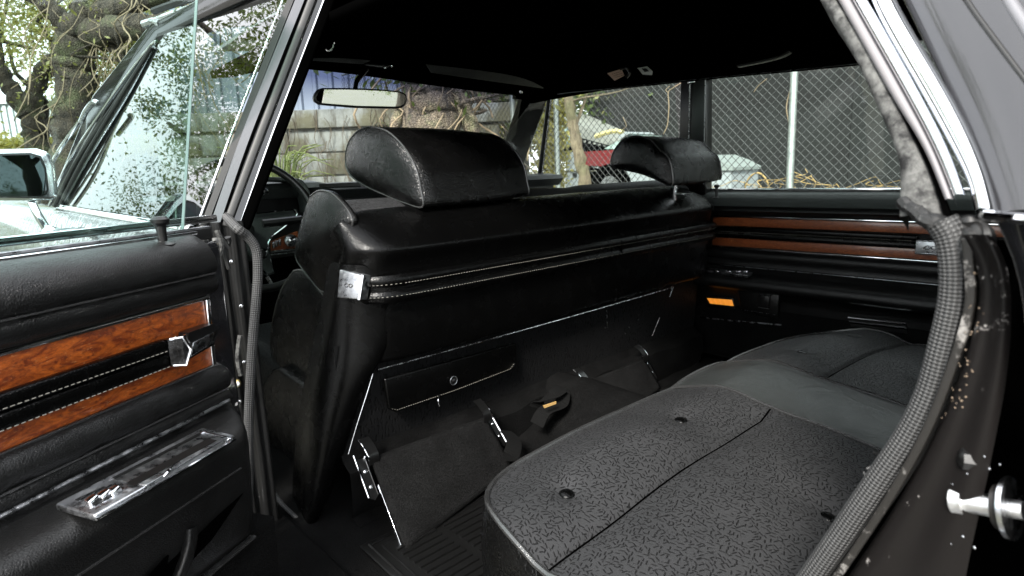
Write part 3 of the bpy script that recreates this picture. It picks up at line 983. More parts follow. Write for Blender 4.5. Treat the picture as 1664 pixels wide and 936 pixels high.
# far A pillar
Ab = [P(805, 270, Y=2.35), P(868, 232, Y=2.25), P(888, 158, Y=1.93), P(848, 150, Y=2.0)]
part('windshield_pillar', MB().plate([P(824, 232, Y=2.32), P(792, 300, Y=2.5), P(838, 300, Y=2.42), P(862, 235, Y=2.25), P(893, 152, Y=1.95), P(852, 143, Y=2.02)], (.3, 1, 0), .03), m_black, bevel=.004)
part('pillar_chrome', MB().tube([P(886, 172, Y=1.93), P(862, 236, Y=2.2)], .002, 5), m_steel)
# windshield
wg = [[P(440, 95, Y=1.95), P(600, 112, Y=2.02), P(720, 128, Y=2.05), P(866, 148, Y=2.03)],
      [P(380, 320, Y=2.62), P(520, 318, Y=2.80), P(680, 318, Y=2.86), P(846, 318, Y=2.6)]]
rows = [[wg[0][j] * (1 - t) + wg[1][j] * t for j in range(4)] for t in np.linspace(0, 1, 6)]
part('windshield', MB().grid(rows), m_glass_ws, sub=1, sharp=180)
# sun visors
v1 = [P(690, 96, Y=1.80), P(800, 108, Y=1.80), P(893, 126, Y=1.80), P(884, 139, Y=1.83), P(800, 127, Y=1.84), P(700, 112, Y=1.84)]
part('sun_visor', MB().plate(v1, (0, .2, -1), .014), vinyl('visor_vinyl', .03, .45), bevel=.005)
v2 = [P(455, 62, Y=1.78), P(600, 80, Y=1.8), P(604, 92, Y=1.83), P(590, 98, Y=1.85), P(460, 88, Y=1.83)]
part('sun_visor', MB().plate(v2, (0, .2, -1), .014), vinyl('visor_vinyl_dark', .012, .45), bevel=.005)
part('visor_bracket', MB().disc(P(846, 148, Y=1.95), (0, -1, 0), .01, .008, 12, .003), m_chrome)
for a, b in ((608, 97), (636, 107), (625, 110)):
    part('header_screw', MB().disc(P(a, b, Y=1.86), (0, -1, 0), .004, .004, 8, .003), m_chrome)
part('header_latch', MB().box(P(610, 104, Y=1.9), (.09, .05, .018)), m_plastic, bevel=.006)
# rear-view mirror
mc = [P(a, b, Y=1.78) for a, b in ((520, 150), (523, 144), (530, 141), (560, 142), (590, 144), (620, 147), (642, 151), (649, 155), (651, 163), (649, 173), (644, 177), (635, 178), (580, 175), (540, 170), (527, 168), (520, 163), (518, 156))]
mcc = sum(mc) / len(mc)
def MT_(p, s=1.0, back=0.0):
    d = (p - mcc) * s
    return mcc + np.array([d[0], -.27 * d[0] - .075 * d[2] - back, d[2]])
mir = part('rear_view_mirror', MB().plate([MT_(p) for p in mc], (.26, .96, .06), .022), m_plastic, bevel=.004)
cc = sum(mc) / len(mc)
mg = [MT_(p, np.array([.95, 1, .80]), .004) for p in mc]
part('mirror_glass', MB().plate(mg, (.26, .96, .06), .002), m_mirror, mir, sharp=30)
part('mirror_stalk', MB().tube(smooth_path([P(577, 145, Y=1.80), P(580, 132, Y=1.84), P(588, 122, Y=1.86), P(596, 112, Y=1.88)]), .0075, 8), m_plastic, mir)
# coat hook over the near door, belt clips on the far rail
hk = PP([(520, 42), (527, 38), (536, 46), (541, 60), (542, 76), (533, 82), (525, 70), (519, 50)], X=.80)
part('coat_hook', MB().tube(smooth_path(hk + [hk[0]], 3), .0028, 6), m_chrome)
part('coat_hook_pad', MB().plate([hk[k] for k in (0, 2, 3, 5, 6)], (0, 1, 0), .01), m_plastic, bevel=.002)
tg = [P(a, b, X=1.88) for a, b in ((987, 119), (1010, 112), (1015, 123), (999, 131))]
tgo = part('belt_tag', MB().plate(tg, (.3, 1, 0), .0015), NM('tag_paper', (.62, .42, .33), .7).m)
u1 = tg[1] - tg[0]; v1_ = tg[3] - tg[0]
for i in range(3):
    p0 = tg[0] + v1_ * (.25 + .22 * i) + u1 * .18 + np.array([-.001, -.002, 0])
    for j in range(5):
        a = p0 + u1 * .13 * j + u1 * random.uniform(0, .02)
        part('printed_line', MB().tube([a, a + u1 * random.uniform(.06, .1)], .0009, 4), m_plastic, tgo)
part('belt_clip', MB().tube(smooth_path(PP([(1008, 112), (1018, 110), (1023, 118), (1018, 126)], X=1.88)), .006, 6), m_plastic)
ck = [P(a, b, X=1.9) for a, b in ((1029, 107), (1051, 107), (1061, 116), (1060, 122), (1045, 121), (1038, 112))]
bo = part('belt_buckle', MB().plate(ck, (.3, 1, 0), .003), m_white, bevel=.0008)
part('buckle_slot', MB().plate([P(a, b, X=1.895) for a, b in ((1043, 111), (1050, 111), (1055, 116), (1048, 117))], (.3, 1, 0), .002), m_plastic, bo)
part('handle_strap', MB().sweep(smooth_path(PP([(1200, 108), (1240, 100), (1270, 92), (1285, 84)], X=1.85)), [(-.012, -.003), (.012, -.003), (.012, .003), (-.012, .003)], (0, 0, 1)), vinyl('strap_vinyl', .012), bevel=.001)

# ------------------------------------------------ dashboard, wheel
m_dash = vinyl('dash_vinyl', .03, .5, tint=(.92, 1, 1))
dp = []
for x in np.linspace(.55, 2.1, 30):
    h = 1.028 + (.012 if x < .94 else 0)
    dp.append([(x, 1.93, h - .05), (x, 1.90, h - .02), (x, 1.915, h - .004), (x, 2.0, h + .004), (x, 2.3, h), (x, 2.75, h - .04)])
dash = part('dashboard', MB().grid(dp), m_dash)
part('cluster_hood', MB().sweep(smooth_path([P(396, 300, Y=1.86), P(410, 291, Y=1.86), P(470, 292, Y=1.86), P(492, 297, Y=1.86), P(503, 318, Y=1.86), P(508, 345, Y=1.86)], 4), [(-.006, -.0), (.006, -.0), (.008, .08), (-.008, .08)], (0, 1, 0)), m_dash, dash, bevel=.003)
part('cluster_face', MB().plate([(.56, 1.95, .80), (2.08, 1.95, .80), (2.08, 1.95, .99), (.56, 1.95, .99)], (0, 1, 0), .03), m_plastic, dash)
part('cluster_line', MB().tube([P(408, 312, Y=1.94), P(472, 311, Y=1.94)], .002, 5), m_steel, dash)
part('air_vent', MB().plate([P(a, b, Y=1.89) for a, b in ((518, 299), (585, 296), (585, 303), (519, 307))], (0, -1, 0), .004), m_plastic, dash)
part('vent_chrome', MB().tube([P(518, 306, Y=1.885), P(586, 303, Y=1.885)], .0022, 5), m_chrome, dash)
lower = [P(a, b, Y=1.84) for a, b in ((396, 350), (482, 340), (484, 350), (440, 388), (436, 400), (446, 444), (434, 448), (396, 400))]
lpn = part('column_cover', MB().plate(lower, (0, 1, 0), .02), vinyl('teal_column_vinyl', .012, .45, tint=(.8, 1, 1)), dash)
edge = PP([(398, 349), (476, 341), (483, 347), (480, 355), (442, 384), (436, 394), (436, 405), (445, 443), (434, 447), (424, 436)], Y=1.835)
part('chrome_outline', MB().tube(edge, .0026, 6), m_chrome, lpn)
part('dash_wood', MB().plate([P(a, b, Y=1.9) for a, b in ((442, 392), (484, 376), (484, 402), (442, 408))], (0, 1, 0), .01), m_wood2, dash)
for a, b in ((471, 391),):
    kb = part('dash_knob', MB().disc(P(a, b, Y=1.89), (-.1, -1, .1), .020, .012, 18, .006), m_steel, dash)
    part('knob_cap', MB().disc(P(a, b, Y=1.87), (-.1, -1, .1), .009, .008, 14, .004), m_chrome, kb)
for i in range(3):
    part('dash_switch', MB().box(P(444 + i * 5, 398 - i * 2, Y=1.885), (.006, .01, .02)), m_steel, dash, bevel=.001)
part('dash_trim', MB().tube([P(440, 409, Y=1.885), P(484, 404, Y=1.885)], .003, 6), m_chrome, dash)
part('dash_trim', MB().tube([P(440, 414, Y=1.885), P(484, 409, Y=1.885)], .002, 6), m_steel, dash)
part('ignition_ring', MB().disc(P(425, 412, Y=1.82), (-.1, -1, .1), .018, .006, 20, .004), m_chrome, dash)
part('ignition_cap', MB().disc(P(425, 412, Y=1.812), (-.1, -1, .1), .012, .004, 16, .004), m_plastic, dash)
part('pedal_bracket', MB().tube(PP([(434, 450), (444, 466), (462, 465)], Y=1.80), .006, 6), m_steel, dash)
wr_ = smooth_path([P(396, 262, Y=1.62), P(421, 266, Y=1.62), P(448, 278, Y=1.62), P(474, 296, Y=1.62), P(492, 314, Y=1.62), P(501, 328, Y=1.62), P(504, 345, Y=1.62)], 6)
# full rim: circle fitted through the visible arc
A_, B_, C_ = wr_[6], wr_[len(wr_) // 2], wr_[-3]
ab, ac = B_ - A_, C_ - A_
nn = ab.cross(ac)
cen = A_ + (nn.cross(ab) * ac.length_squared + ac.cross(nn) * ab.length_squared) / (2 * nn.length_squared)
rad = (A_ - cen).length
print('wheel', cen, rad)
WC = Vector((.64, 1.76, .93)); WRr = .19
axis = Vector((0, -.93, .36)).normalized()
e1 = Vector((1, 0, 0)); e2 = axis.cross(e1)
sw = part('steering_wheel', MB().tube([WC + e1 * math.cos(a) * WRr + e2 * math.sin(a) * WRr for a in np.linspace(0, 2 * math.pi, 61)], .0115, 10, cap=False), m_plastic)
part('wheel_hub', MB().disc(WC + axis * -.08, axis, .02, .03, 24, .004), m_plastic, sw)
for a in (-.7, math.pi + .7):
    part('wheel_spoke', MB().tube([WC - axis * .01 + e1 * math.cos(a) * .04, WC + e1 * math.cos(a) * (WRr - .003)], .012, 8), m_plastic, sw)
part('shift_lever', MB().tube([P(408, 340, Y=1.70), P(427, 311, Y=1.70)], [.003, .0085], 10), m_chrome)
part('shift_knob', MB().disc(P(427, 313, Y=1.69), np.array([.35, 0, 1]), .016, .006, 18, .008), m_plastic)

# ------------------------------------------------ near B pillar
PB = lambda px, py, y=1.28: P(px, py, Y=y)
def strip(name, L, w, th, mat, y=1.28, par=CAR, prof=None, upv=(-.5, -.86, .0), **k):
    pth = smooth_path([PB(a, b, y) for a, b in L], 5)
    pr = prof or [(-w / 2, 0), (w / 2, 0), (w / 2, -th), (-w / 2, -th)]
    return part(name, MB().sweep(pth, [(a, -b) for a, b in pr], upv), mat, par, **k)
BPo = strip('near_door_pillar', [(362, 372), (420, 235), (470, 110), (520, -20)], .072, .03, m_paint, 1.30, bevel=.004)
strip('pillar_molding', [(349, 368), (395, 235), (444, 110), (492, -10)], .022, .012, NM('satin_molding', (.12, .12, .125), .3, 1).m, 1.275, BPo, prof=[(-.0115, .004), (-.008, -.006), (.008, -.006), (.0115, .004)])
strip('pillar_molding', [(333, 366), (382, 235), (430, 110), (477, -10)], .012, .008, m_rubber, 1.285, BPo)
strip('pillar_chrome', [(322, 364), (370, 235), (418, 110), (464, -10)], .005, .006, m_chrome, 1.29, BPo, bevel=.002)
strip('pillar_seal', [(368, 370), (418, 235), (466, 110), (512, -10)], .016, .012, m_rubber, 1.27, BPo, bevel=.003)
strip('pillar_chrome', [(388, 372), (436, 235), (484, 110), (530, -10)], 0.0022, .003, m_chrome, 1.262, BPo)
strip('pillar_seal', [(398, 372), (448, 235), (495, 110), (542, -10)], .020, .02, m_black, 1.27, BPo, bevel=.004)
# foot of the pillar and hinge jamb
mb = MB()
jm = []
for i, (a, dy, wob) in enumerate([(328, .05, 0), (345, .02, .004), (352, .05, -.003), (362, .01, .005), (372, .045, -.004), (382, .0, .003), (392, .03, 0), (400, .0, 0), (412, .06, 0)]):
    col_ = []
    for j, z in enumerate(np.linspace(.972, .30, 16)):
        p = P(a, 380, Y=1.24)
        col_.append((p[0] + wob * math.sin(j * 1.3 + i) * .5, 1.235 + dy + .003 * math.sin(j * 2.1 + i * 3), z))
    jm.append(col_)
k_ = NM('hinge_jamb_paint', (.006, .006, .006), .32, spec=.3); k_.bump(k_.noise(40, 3), .0006)
jo = part('hinge_jamb', MB().grid(jm), k_.m, sub=1, sharp=180)
part('jamb_bolt', MB().disc(P(384, 622, Y=1.23), (-.3, -1, 0), .0085, .008, 8, .003), metal('brass', (.6, .48, .2), .3), jo)
part('jamb_bolt', MB().disc(P(386, 623, Y=1.222), (-.3, -1, 0), .0045, .006, 8, .002), m_white, jo)
for a, b in ((392, 497), (397, 588), (390, 652), (376, 425)):
    part('jamb_screw', MB().disc(P(a, b, Y=1.235), (-.3, -1, 0), .004, .004, 8, .002), m_steel, jo)
part('jamb_flange', MB().tube(smooth_path(PP([(340, 452), (346, 480), (347, 560), (350, 600)], Y=1.21)), .004, 6), m_jamb, jo)
part('jamb_flange', MB().tube(smooth_path(PP([(390, 545), (386, 580), (391, 610)], Y=1.22)), .0045, 6), m_seal, jo)
# crumpled rubber at the belt
for k in range(14):
    a = P(random.uniform(318, 372), random.uniform(362, 396), Y=1.20)
    b = a + np.array([random.uniform(-.015, .015), random.uniform(-.01, .01), random.uniform(-.03, .0)])
    c2 = b + np.array([random.uniform(-.012, .012), 0, random.uniform(-.03, -.01)])
    part('weatherstrip_fold', MB().tube(smooth_path([a, b, c2], 3), [.004 + random.random() * .003] * 7, 6), m_seal if k % 3 == 0 else m_rubber, jo)
# front windlace
wl = [P(368, 352, Y=1.27)] + PP([(384, 370), (402, 384), (416, 405), (419, 440), (417, 480), (410, 563), (405, 658), (404, 709), (404, 786), (403, 840)], Y=1.20) + [P(408, 885, Y=1.17), P(420, 920, Y=1.12), P(436, 955, Y=1.05)]
part('door_windlace', MB().tube(smooth_path(wl, 8), .0092, 16), m_weave)
part('sill_scuff', MB().plate([P(402, 945, Z=.345), P(398, 880, Z=.345), P(390, 850, Z=.345), P(386, 900, Z=.345), P(388, 945, Z=.345)], (0, 0, -1), .01), m_steel)
part('paint_chip', MB().plate([P(a, b, Z=.347) for a, b in ((397, 934), (400, 920), (404, 911), (407, 922), (414, 930), (410, 934), (404, 928), (400, 936))], (0, 0, 1), .001), m_white)
part('sill_bar', MB().tube([P(428, 922, Z=.35), P(446, 945, Z=.35)], .006, 8), m_chrome)

# ------------------------------------------------ rear jamb and C pillar (close to the lens)
XJ = .52
SP0 = np.array([XJ, 0, 1.0]); SN = np.array([1, 0, -.5])
def PS(px, py, off=0.0):
    q = PL(px, py, SP0 + np.array([off, 0, 0]), SN)
    return q
def cstrip(name, Lft, Rgt, mat, off=0.0, th=.01, par=None, crown=.0, n=6, **k):
    """surface between two image-measured edges lying on the body side, given real thickness"""
    ext = []
    for Lx in (Lft, Rgt):
        q = [PS(x, y, off) for x, y in Lx]
        if Lx[0][1] < 0:
            d0 = (q[0] - q[1]) / np.linalg.norm(q[0] - q[1])
            L0 = max(0, (1.43 - q[0][2]) / max(.3, d0[2]))
            q = [q[0] + d0 * L0 + np.array([0, .05 * L0, 0]), q[0] + d0 * L0 * .5 + np.array([0, .012 * L0, 0])] + q
        ext.append(q)
    a = smooth_path(ext[0], n)
    b = smooth_path(ext[1], n)
    rows = []
    nv = Vector((-1, 0, .5)).normalized()
    for p, q in zip(a, b):
        rows.append([p - nv * th, p, p.lerp(q, .25) + nv * crown * .8, p.lerp(q, .5) + nv * crown, p.lerp(q, .75) + nv * crown * .8, q, q - nv * th])
    return part(name, MB().grid(rows), mat, par or CAR, sharp=180, **k)
m_bodygrey = paint('body_paint', (.016, .016, .018), .22, wave=.0015, coat=.8)
CPo = cstrip('rear_pillar', [(1440, -60), (1500, 60), (1560, 190), (1610, 345)], [(1750, -60), (1790, 60), (1830, 190), (1860, 345)], m_bodygrey, .004, .02, crown=.006)
cstrip('drip_molding', [(1395, -60), (1429, 27), (1515, 180), (1566, 280), (1584, 342)], [(1432, -60), (1467, 20), (1556, 172), (1600, 268), (1622, 346)], m_chrome, -.006, .012, CPo, crown=.007)
cstrip('window_molding', [(1352, -60), (1389, 5), (1470, 148), (1518, 240), (1550, 318)], [(1375, -60), (1413, 5), (1494, 150), (1540, 240), (1570, 318)], m_chrome, -.003, .01, CPo, crown=.004)
cstrip('rubber_gasket', [(1325, -60), (1365, 5), (1445, 148), (1500, 240), (1536, 325)], [(1352, -60), (1388, 5), (1469, 148), (1517, 240), (1551, 325)], NM('mauve_rubber', (.16, .15, .155), .45).m, .003, .012, CPo, crown=.003)
cstrip('door_seal', [(1305, -60), (1333, 0), (1380, 75), (1420, 160), (1458, 250), (1463, 300), (1462, 352)], [(1330, -60), (1364, 0), (1414, 75), (1455, 160), (1500, 250), (1520, 300), (1537, 352)], m_seal, .01, .03, CPo, crown=.004)
cstrip('seal_gap', [(1330, -60), (1360, 0), (1412, 75), (1452, 160), (1497, 250), (1518, 300), (1534, 352)], [(1336, -60), (1368, 0), (1420, 75), (1460, 160), (1507, 250), (1528, 300), (1546, 352)], m_black, .006, .02, CPo)
cstrip('window_reveal', [(1540, -30), (1580, 28), (1625, 90), (1700, 190)], [(1556, -30), (1598, 28), (1645, 90), (1720, 190)], m_rubber, -.001, .01, CPo, crown=.003)
cstrip('rear_window_trim', [(1600, -40), (1640, 25), (1700, 120)], [(1625, -40), (1668, 20), (1730, 110)], NM('grey_vinyl_roof', (.12, .12, .13), .5).m, -.002, .01, CPo, crown=.003)
part('sail_panel', MB().hull8([(.475, .03, .985), (.475, -.85, .985), (.53, -.85, .985), (.53, .03, .985)], [(.70, .10, 1.43), (.70, -.35, 1.43), (.75, -.35, 1.43), (.75, .10, 1.43)]), m_bodygrey, CPo, bevel=.01)
part('near_roof_rail', MB().sweep([(.70, 1.45, 1.452), (.705, .8, 1.458), (.70, .2, 1.45), (.72, -.4, 1.41)], [(-.03, -.02), (.03, -.02), (.03, .03), (-.03, .03)], (0, 0, 1)), m_paint, CPo, bevel=.006)
part('roof_drip_chrome', MB().sweep([(.665, 1.45, 1.445), (.67, .8, 1.450), (.665, .2, 1.442)], [(-.006, -.005), (.006, -.005), (.006, .006), (-.006, .006)], (0, 0, 1)), m_chrome, CPo)
# crumpled rubber folds at the pillar foot
from mathutils import noise as mn
random.seed(11)
k2 = NM('crumpled_rubber', (.02,) * 3, .5, spec=.35)
k2.col(k2.mix(k2.rng(k2.noise(60, 6, .7), .5, .64), (.006, .006, .006), (.09, .09, .088))); k2.bump(k2.noise(90, 4), .0006)
for i in range(9):
    t = i / 8
    L_ = [(1463 + 26 * t, 322 + 22 * t), (1490 + 34 * t, 352 + 8 * t), (1530 + 36 * t, 372 - 10 * t), (1556 + 40 * t, 392 - 26 * t), (1572 + 36 * t, 425 - 20 * t)]
    pts = [PS(a + random.uniform(-3, 3), b + random.uniform(-3, 3), .006 + random.uniform(-.002, .002)) for a, b in L_]
    sp_p = smooth_path(pts, 6)
    part('rubber_fold', MB().tube(sp_p, [(.0036 + .0016 * math.sin(k * .8 + i * 2)) * (1 if k not in (0, len(sp_p) - 1) else .4) for k in range(len(sp_p))], 8), k2.m, CPo)
# black jamb face, sweeping down
def PJ(px, py, x=XJ): return P(px, py, X=x)
JL = [(1560, 380), (1590, 430), (1590, 500), (1560, 600), (1520, 700), (1465, 800), (1400, 900), (1330, 1000)]
JR = [(1612, 380), (1640, 430), (1645, 500), (1640, 600), (1620, 700), (1600, 800), (1575, 900), (1560, 1000)]
rows = []
for (a, b), (c2, d2) in zip(JL, JR):
    p, q = PJ(a, b, .515), PJ(c2, d2, .50)
    row = []
    for k, t in enumerate(np.linspace(0, 1, 9)):
        r_ = p * (1 - t) + q * t
        row.append(r_ + np.array([.0, 0, 0]) + np.array([-.006 * math.sin(math.pi * t) - .003 * math.sin(3 * math.pi * t), 0, 0]))
    row.insert(0, p + np.array([.03, -.002, 0]))
    rows.append(row)
jr = part('rear_jamb', MB().grid(rows), m_jamb, sub=2, sharp=180)
part('jamb_lip', MB().sweep(smooth_path([PJ(1572, 385, .512)] + [PJ(a - 14, b, .512) for a, b in JL[1:]], 6), [(-.003, -.004), (.003, -.004), (.003, .004), (-.003, .004)], (1, 0, 0)), m_jamb_dirty, jr, bevel=.001)
# dirt and paint flakes
random.seed(3)
fl_ = MB()
for k in range(46):
    t = random.random()
    px = 1585 + random.gauss(0, 8) - 40 * max(0, t - .4) / .6; py = 440 + 240 * t
    c2 = PJ(px, py, .504)
    r_ = random.uniform(.0002, .0007)
    fl_.disc(c2, (-1, random.uniform(-.5, .5), random.uniform(-.5, .5)), r_, r_ * .5, 6, r_ * .4)
tag(part('dirt_flakes', fl_, NM('flake', (.16, .12, .085), .9).m, jr), kind='stuff')
# outer quarter panel, right edge of the picture
rows = []
for (a, b) in [(1606, 352), (1640, 420), (1655, 500), (1662, 600), (1665, 700), (1668, 820), (1672, 1000)]:
    p = PJ(a, b, .475)
    rows.append([p + np.array([.05, -.004, 0]), p, p + np.array([-.012, -.006, 0]), p + np.array([-.03, -.04, 0]), p + np.array([-.05, -.2, 0]), p + np.array([-.07, -.6, 0])])
part('quarter_panel', MB().grid(rows), m_paint, sub=1, sharp=180)
part('belt_molding', MB().tube([PJ(1600, 350, .49), PJ(1625, 352, .47), PJ(1664, 356, .455), PJ(1740, 368, .44)], .0035, 8), m_chrome)
part('belt_rivet', MB().disc(PJ(1609, 350, .487), (-1, .5, 0), .003, .003, 10, .002), m_white)
# dark inner drop behind the windlace and wheel-arch trim
rows = []
for (a, b) in [(1560, 395), (1562, 480), (1530, 620), (1470, 745), (1395, 850), (1310, 960), (1250, 1040)]:
    p = PJ(a, b, .545)
    rows.append([p + np.array([.012, .002, 0]), p + np.array([.03, -.01, 0]), p + np.array([.05, -.05, 0]), p + np.array([.06, -.3, 0])])
part('inner_quarter_trim', MB().grid(rows), m_black, sub=1, sharp=180)
wr2 = [PJ(a, b, .525) for a, b in ((1530, 360), (1545, 385), (1553, 430), (1551, 490), (1535, 560), (1512, 640), (1480, 705), (1440, 765), (1395, 830), (1350, 895), (1310, 950), (1260, 1010))]
part('door_windlace', MB().tube(smooth_path(wr2, 8), [.0105] * 89, 20), m_weave2)
part('windlace_backing', MB().sweep(smooth_path([PJ(a, b, .532) for a, b in ((1572, 400), (1575, 490), (1560, 570), (1538, 640), (1508, 710), (1468, 775), (1423, 840), (1378, 905), (1340, 960))], 6), [(-.004, -.01), (.004, -.01), (.004, .003), (-.004, .003)], (-1, 0, 0)), m_rubber)
tf = smooth_path([PJ(a, b, .55) for a, b in ((1440, 752), (1405, 790), (1388, 815), (1384, 840), (1388, 858))], 6)
part('pull_loop', MB().tube(tf, .0022, 8), m_steel)
fz = MB()
for (a, b) in [(1436, 748), (1425, 765), (1412, 782), (1400, 800), (1385, 870), (1372, 885), (1358, 903), (1342, 925), (1328, 942)]:
    for k in range(14):
        p = PJ(a + random.uniform(-9, 9), b + random.uniform(-9, 9), .545)
        fz.tube([p, p + np.array([random.uniform(-.004, .004), random.uniform(-.004, .004), random.uniform(-.004, .005)])], .0009, 4)
tag(part('frayed_felt', fz, m_rubber), kind='stuff')
# striker
st0, st1 = PJ(1652, 828, .50), PJ(1547, 812, .505)
dn = (st1 - st0); dn /= np.linalg.norm(dn)
so_ = part('door_striker', MB().tube([st0 - dn * .004, st0 + dn * .012, st0 + dn * .0121, st1 - dn * .008, st1 - dn * .0078, st1 - dn * .001, st1], [.0062, .0062, .0076, .0076, .0098, .0098, .0085], 20), metal('worn_zinc', (.8, .8, .8), .4, .0005))
cw = st0 + dn * .006
part('striker_washer', MB().disc(cw - dn * .004, dn, .021, .003, 28), m_steel, so_)
part('striker_washer', MB().disc(cw + dn * .002, dn, .015, .003, 24), m_jamb_dirty, so_)
part('striker_bolt', MB().disc(PJ(1585, 748, .505), (-.4, 1, 0), .008, .008, 8, .003), m_plastic, so_)
for a, b, r_ in ((1600, 742, .002), (1608, 762, .0025), (1572, 770, .0018), (1548, 787, .0015), (1565, 872, .0028), (1584, 890, .0035), (1546, 884, .0015), (1625, 755, .002)):
    part('jamb_speck', MB().disc(PJ(a, b, .497), (-1, .4, .2), r_ * .3, r_ * .2, 8, r_ * .1), m_steel, jr)

# rear end of the cabin: parcel shelf, rear window, quarters
part('parcel_shelf', MB().hull8([(.5, -.75, .90), (2.1, -.75, .90), (2.1, -.22, .93), (.5, -.22, .93)], [(.5, -.75, .92), (2.1, -.75, .92), (2.1, -.22, .95), (.5, -.22, .95)]), m_black)
part('rear_bulkhead', MB().box((1.3, -.42, .6), (1.7, .04, .62)), m_black)
part('rear_window', MB().hull8([(.70, -.82, .94), (1.95, -.82, .94), (1.95, -.815, .94), (.70, -.815, .94)], [(.80, -.40, 1.36), (1.85, -.40, 1.36), (1.85, -.395, 1.36), (.80, -.395, 1.36)]), m_glass)
part('rear_quarter', MB().hull8([(2.02, -.9, .3), (2.12, -.9, .3), (2.12, .06, .3), (2.02, .06, .3)], [(1.95, -.45, 1.42), (2.05, -.45, 1.42), (2.05, .16, 1.42), (1.95, .16, 1.42)]), m_black)
part('rear_quarter', MB().hull8([(.56, -.9, .3), (.58, -.9, .3), (.58, .02, .3), (.56, .02, .3)], [(.66, -.9, .96), (.68, -.9, .96), (.62, .04, .96), (.60, .04, .96)]), m_black)
part('rear_quarter', MB().hull8([(.60, -.85, .96), (.68, -.85, .96), (.66, .02, .96), (.60, .02, .96)], [(.74, -.45, 1.44), (.82, -.45, 1.44), (.80, .10, 1.44), (.74, .10, 1.44)]), m_black)
part('trunk_deck', MB().hull8([(.42, -2.4, .3), (2.15, -2.4, .3), (2.15, -.84, .3), (.42, -.84, .3)], [(.45, -2.4, .84), (2.1, -2.4, .84), (2.1, -.84, .92), (.45, -.84, .92)]), m_paint, bevel=.05, seg=4)

# ================================================================ OPEN REAR DOOR (near side)
Hd = np.array([.43, 1.10, 0]); Dd = np.array([-.866, -.5, 0]); Nd = np.array([.5, -.866, 0])
def D(u, w, z): return Hd + Dd * u + Nd * w + np.array([0, 0, z])
nd = bpy.data.objects.new('open_rear_door', None)
nd.parent = CAR; nd.location = V(D(.5, 0, .35)) - CAR.location
COL.objects.link(nd)
U0, U1 = .165, 1.05
dprof = [(-.035, .968), (-.02, .970), (-.004, .966), (.014, .955), (.024, .938), (.028, .922), (.024, .912), (.018, .910), (.022, .905), (.024, .895), (.020, .885), (.010, .878), (.003, .874), (.0, .870), (.0, .764),
         (.010, .762), (.020, .752), (.024, .738), (.022, .728), (.017, .724), (.022, .719), (.024, .708), (.018, .700)]
rows = []
def jitter(u, q): return .0012 * math.sin(u * 63 + q) + .0009 * math.sin(u * 131 + q * 2.3)
us = np.concatenate([[U0 - .012], np.linspace(U0, U1, 60)])
for ii, u in enumerate(us):
    rows.append([D(u, (w if ii else w * .3 - .02) + jitter(u, k), z) for k, (w, z) in enumerate(dprof)])
part('door_panel', MB().grid(rows), m_vinyl_door, nd, sharp=50)
part('panel_seam', MB().tube([D(u, .0255, .9115) for u in np.linspace(U0 + .004, U1, 30)], .0016, 5), m_piping, nd)
part('panel_seam', MB().tube([D(u, .0215, .7245) for u in np.linspace(U0 + .004, U1, 30)], .0016, 5), m_piping, nd)
def ubar(name, z, w, hz, hw, mat, u0=U0, u1=U1, bev=.001, par=None, seg=2):
    mb = MB().hull8([D(u0, w, z - hz / 2), D(u0, w + hw, z - hz / 2), D(u0, w + hw, z + hz / 2), D(u0, w, z + hz / 2)],
                    [D(u1, w, z - hz / 2), D(u1, w + hw, z - hz / 2), D(u1, w + hw, z + hz / 2), D(u1, w, z + hz / 2)])
    return part(name, mb, mat, par or nd, bevel=bev, seg=seg)
ubar('wood_inlay', .847, .001, .045, .004, m_wood, .178)
ubar('wood_inlay', .782, .001, .034, .004, m_wood, .178)
ubar('wood_inlay', .812, .000, .030, .004, m_wood, .178)
ubar('trim_strip', .8735, .001, .008, .010, m_chrome, .170, bev=.003)
ubar('trim_strip', .7625, .001, .005, .008, m_piping, .170)
# vertical end of the trim
part('trim_end', MB().sweep([D(.172, .004, .876), D(.176, .004, .762)], [(-.004, -.004), (.004, -.004), (.004, .004), (-.004, .004)], Nd), m_chrome, nd, bevel=.0015)
# pull strap and its chrome end
for zz in (.8225, .8015):
    ubar('pull_strap', zz, .004, .021, .017, m_vinyl, .268, U1, .006, seg=3)
for zz in (.8165, .7935):
    part('stitching', stitches([D(u, .0215, zz) for u in (.272, .5, .9)], .0006, .0045, .003), m_thread, nd)
ce = [D(.268, .018, .793), D(.252, .028, .790), D(.242, .030, .811), D(.252, .028, .832), D(.268, .018, .832)]
part('strap_end', MB().plate([p - Nd * .012 for p in ce], Nd, .014), metal('chrome_dark_facet', (.16, .16, .17), .2), nd)  # chrome's dark reflection put into the face colour, outlined by bright edges
part('strap_end_edge', MB().tube([D(.266, .021, .793), D(.252, .0305, .790), D(.242, .0325, .811), D(.252, .0305, .832), D(.266, .021, .832)], .0018, 6), m_chrome, nd)
part('strap_end_edge', MB().tube([D(.258, .0245, .790), D(.258, .0245, .835)], .0015, 6), m_chrome, nd)
hb = [D(.247, .024, .797), D(.188, .020, .803), D(.171, .020, .827), D(.185, .020, .834), D(.236, .024, .834)]
hb_ = part('strap_bezel', MB().plate([p - Nd * .016 for p in hb], Nd, .018), m_plastic, nd)
hb2 = [D(.240, .0275, .799), D(.190, .0235, .806), D(.178, .0235, .823), D(.232, .0275, .818)]
part('bezel_face', MB().plate([p - Nd * .002 for p in hb2], Nd, .003), metal('dark_metal', (.25, .26, .27), .25), nd, bevel=.001)
part('bezel_edge', MB().tube([D(.243, .0285, .798), D(.190, .0245, .804)], .0015, 6), m_chrome, nd)
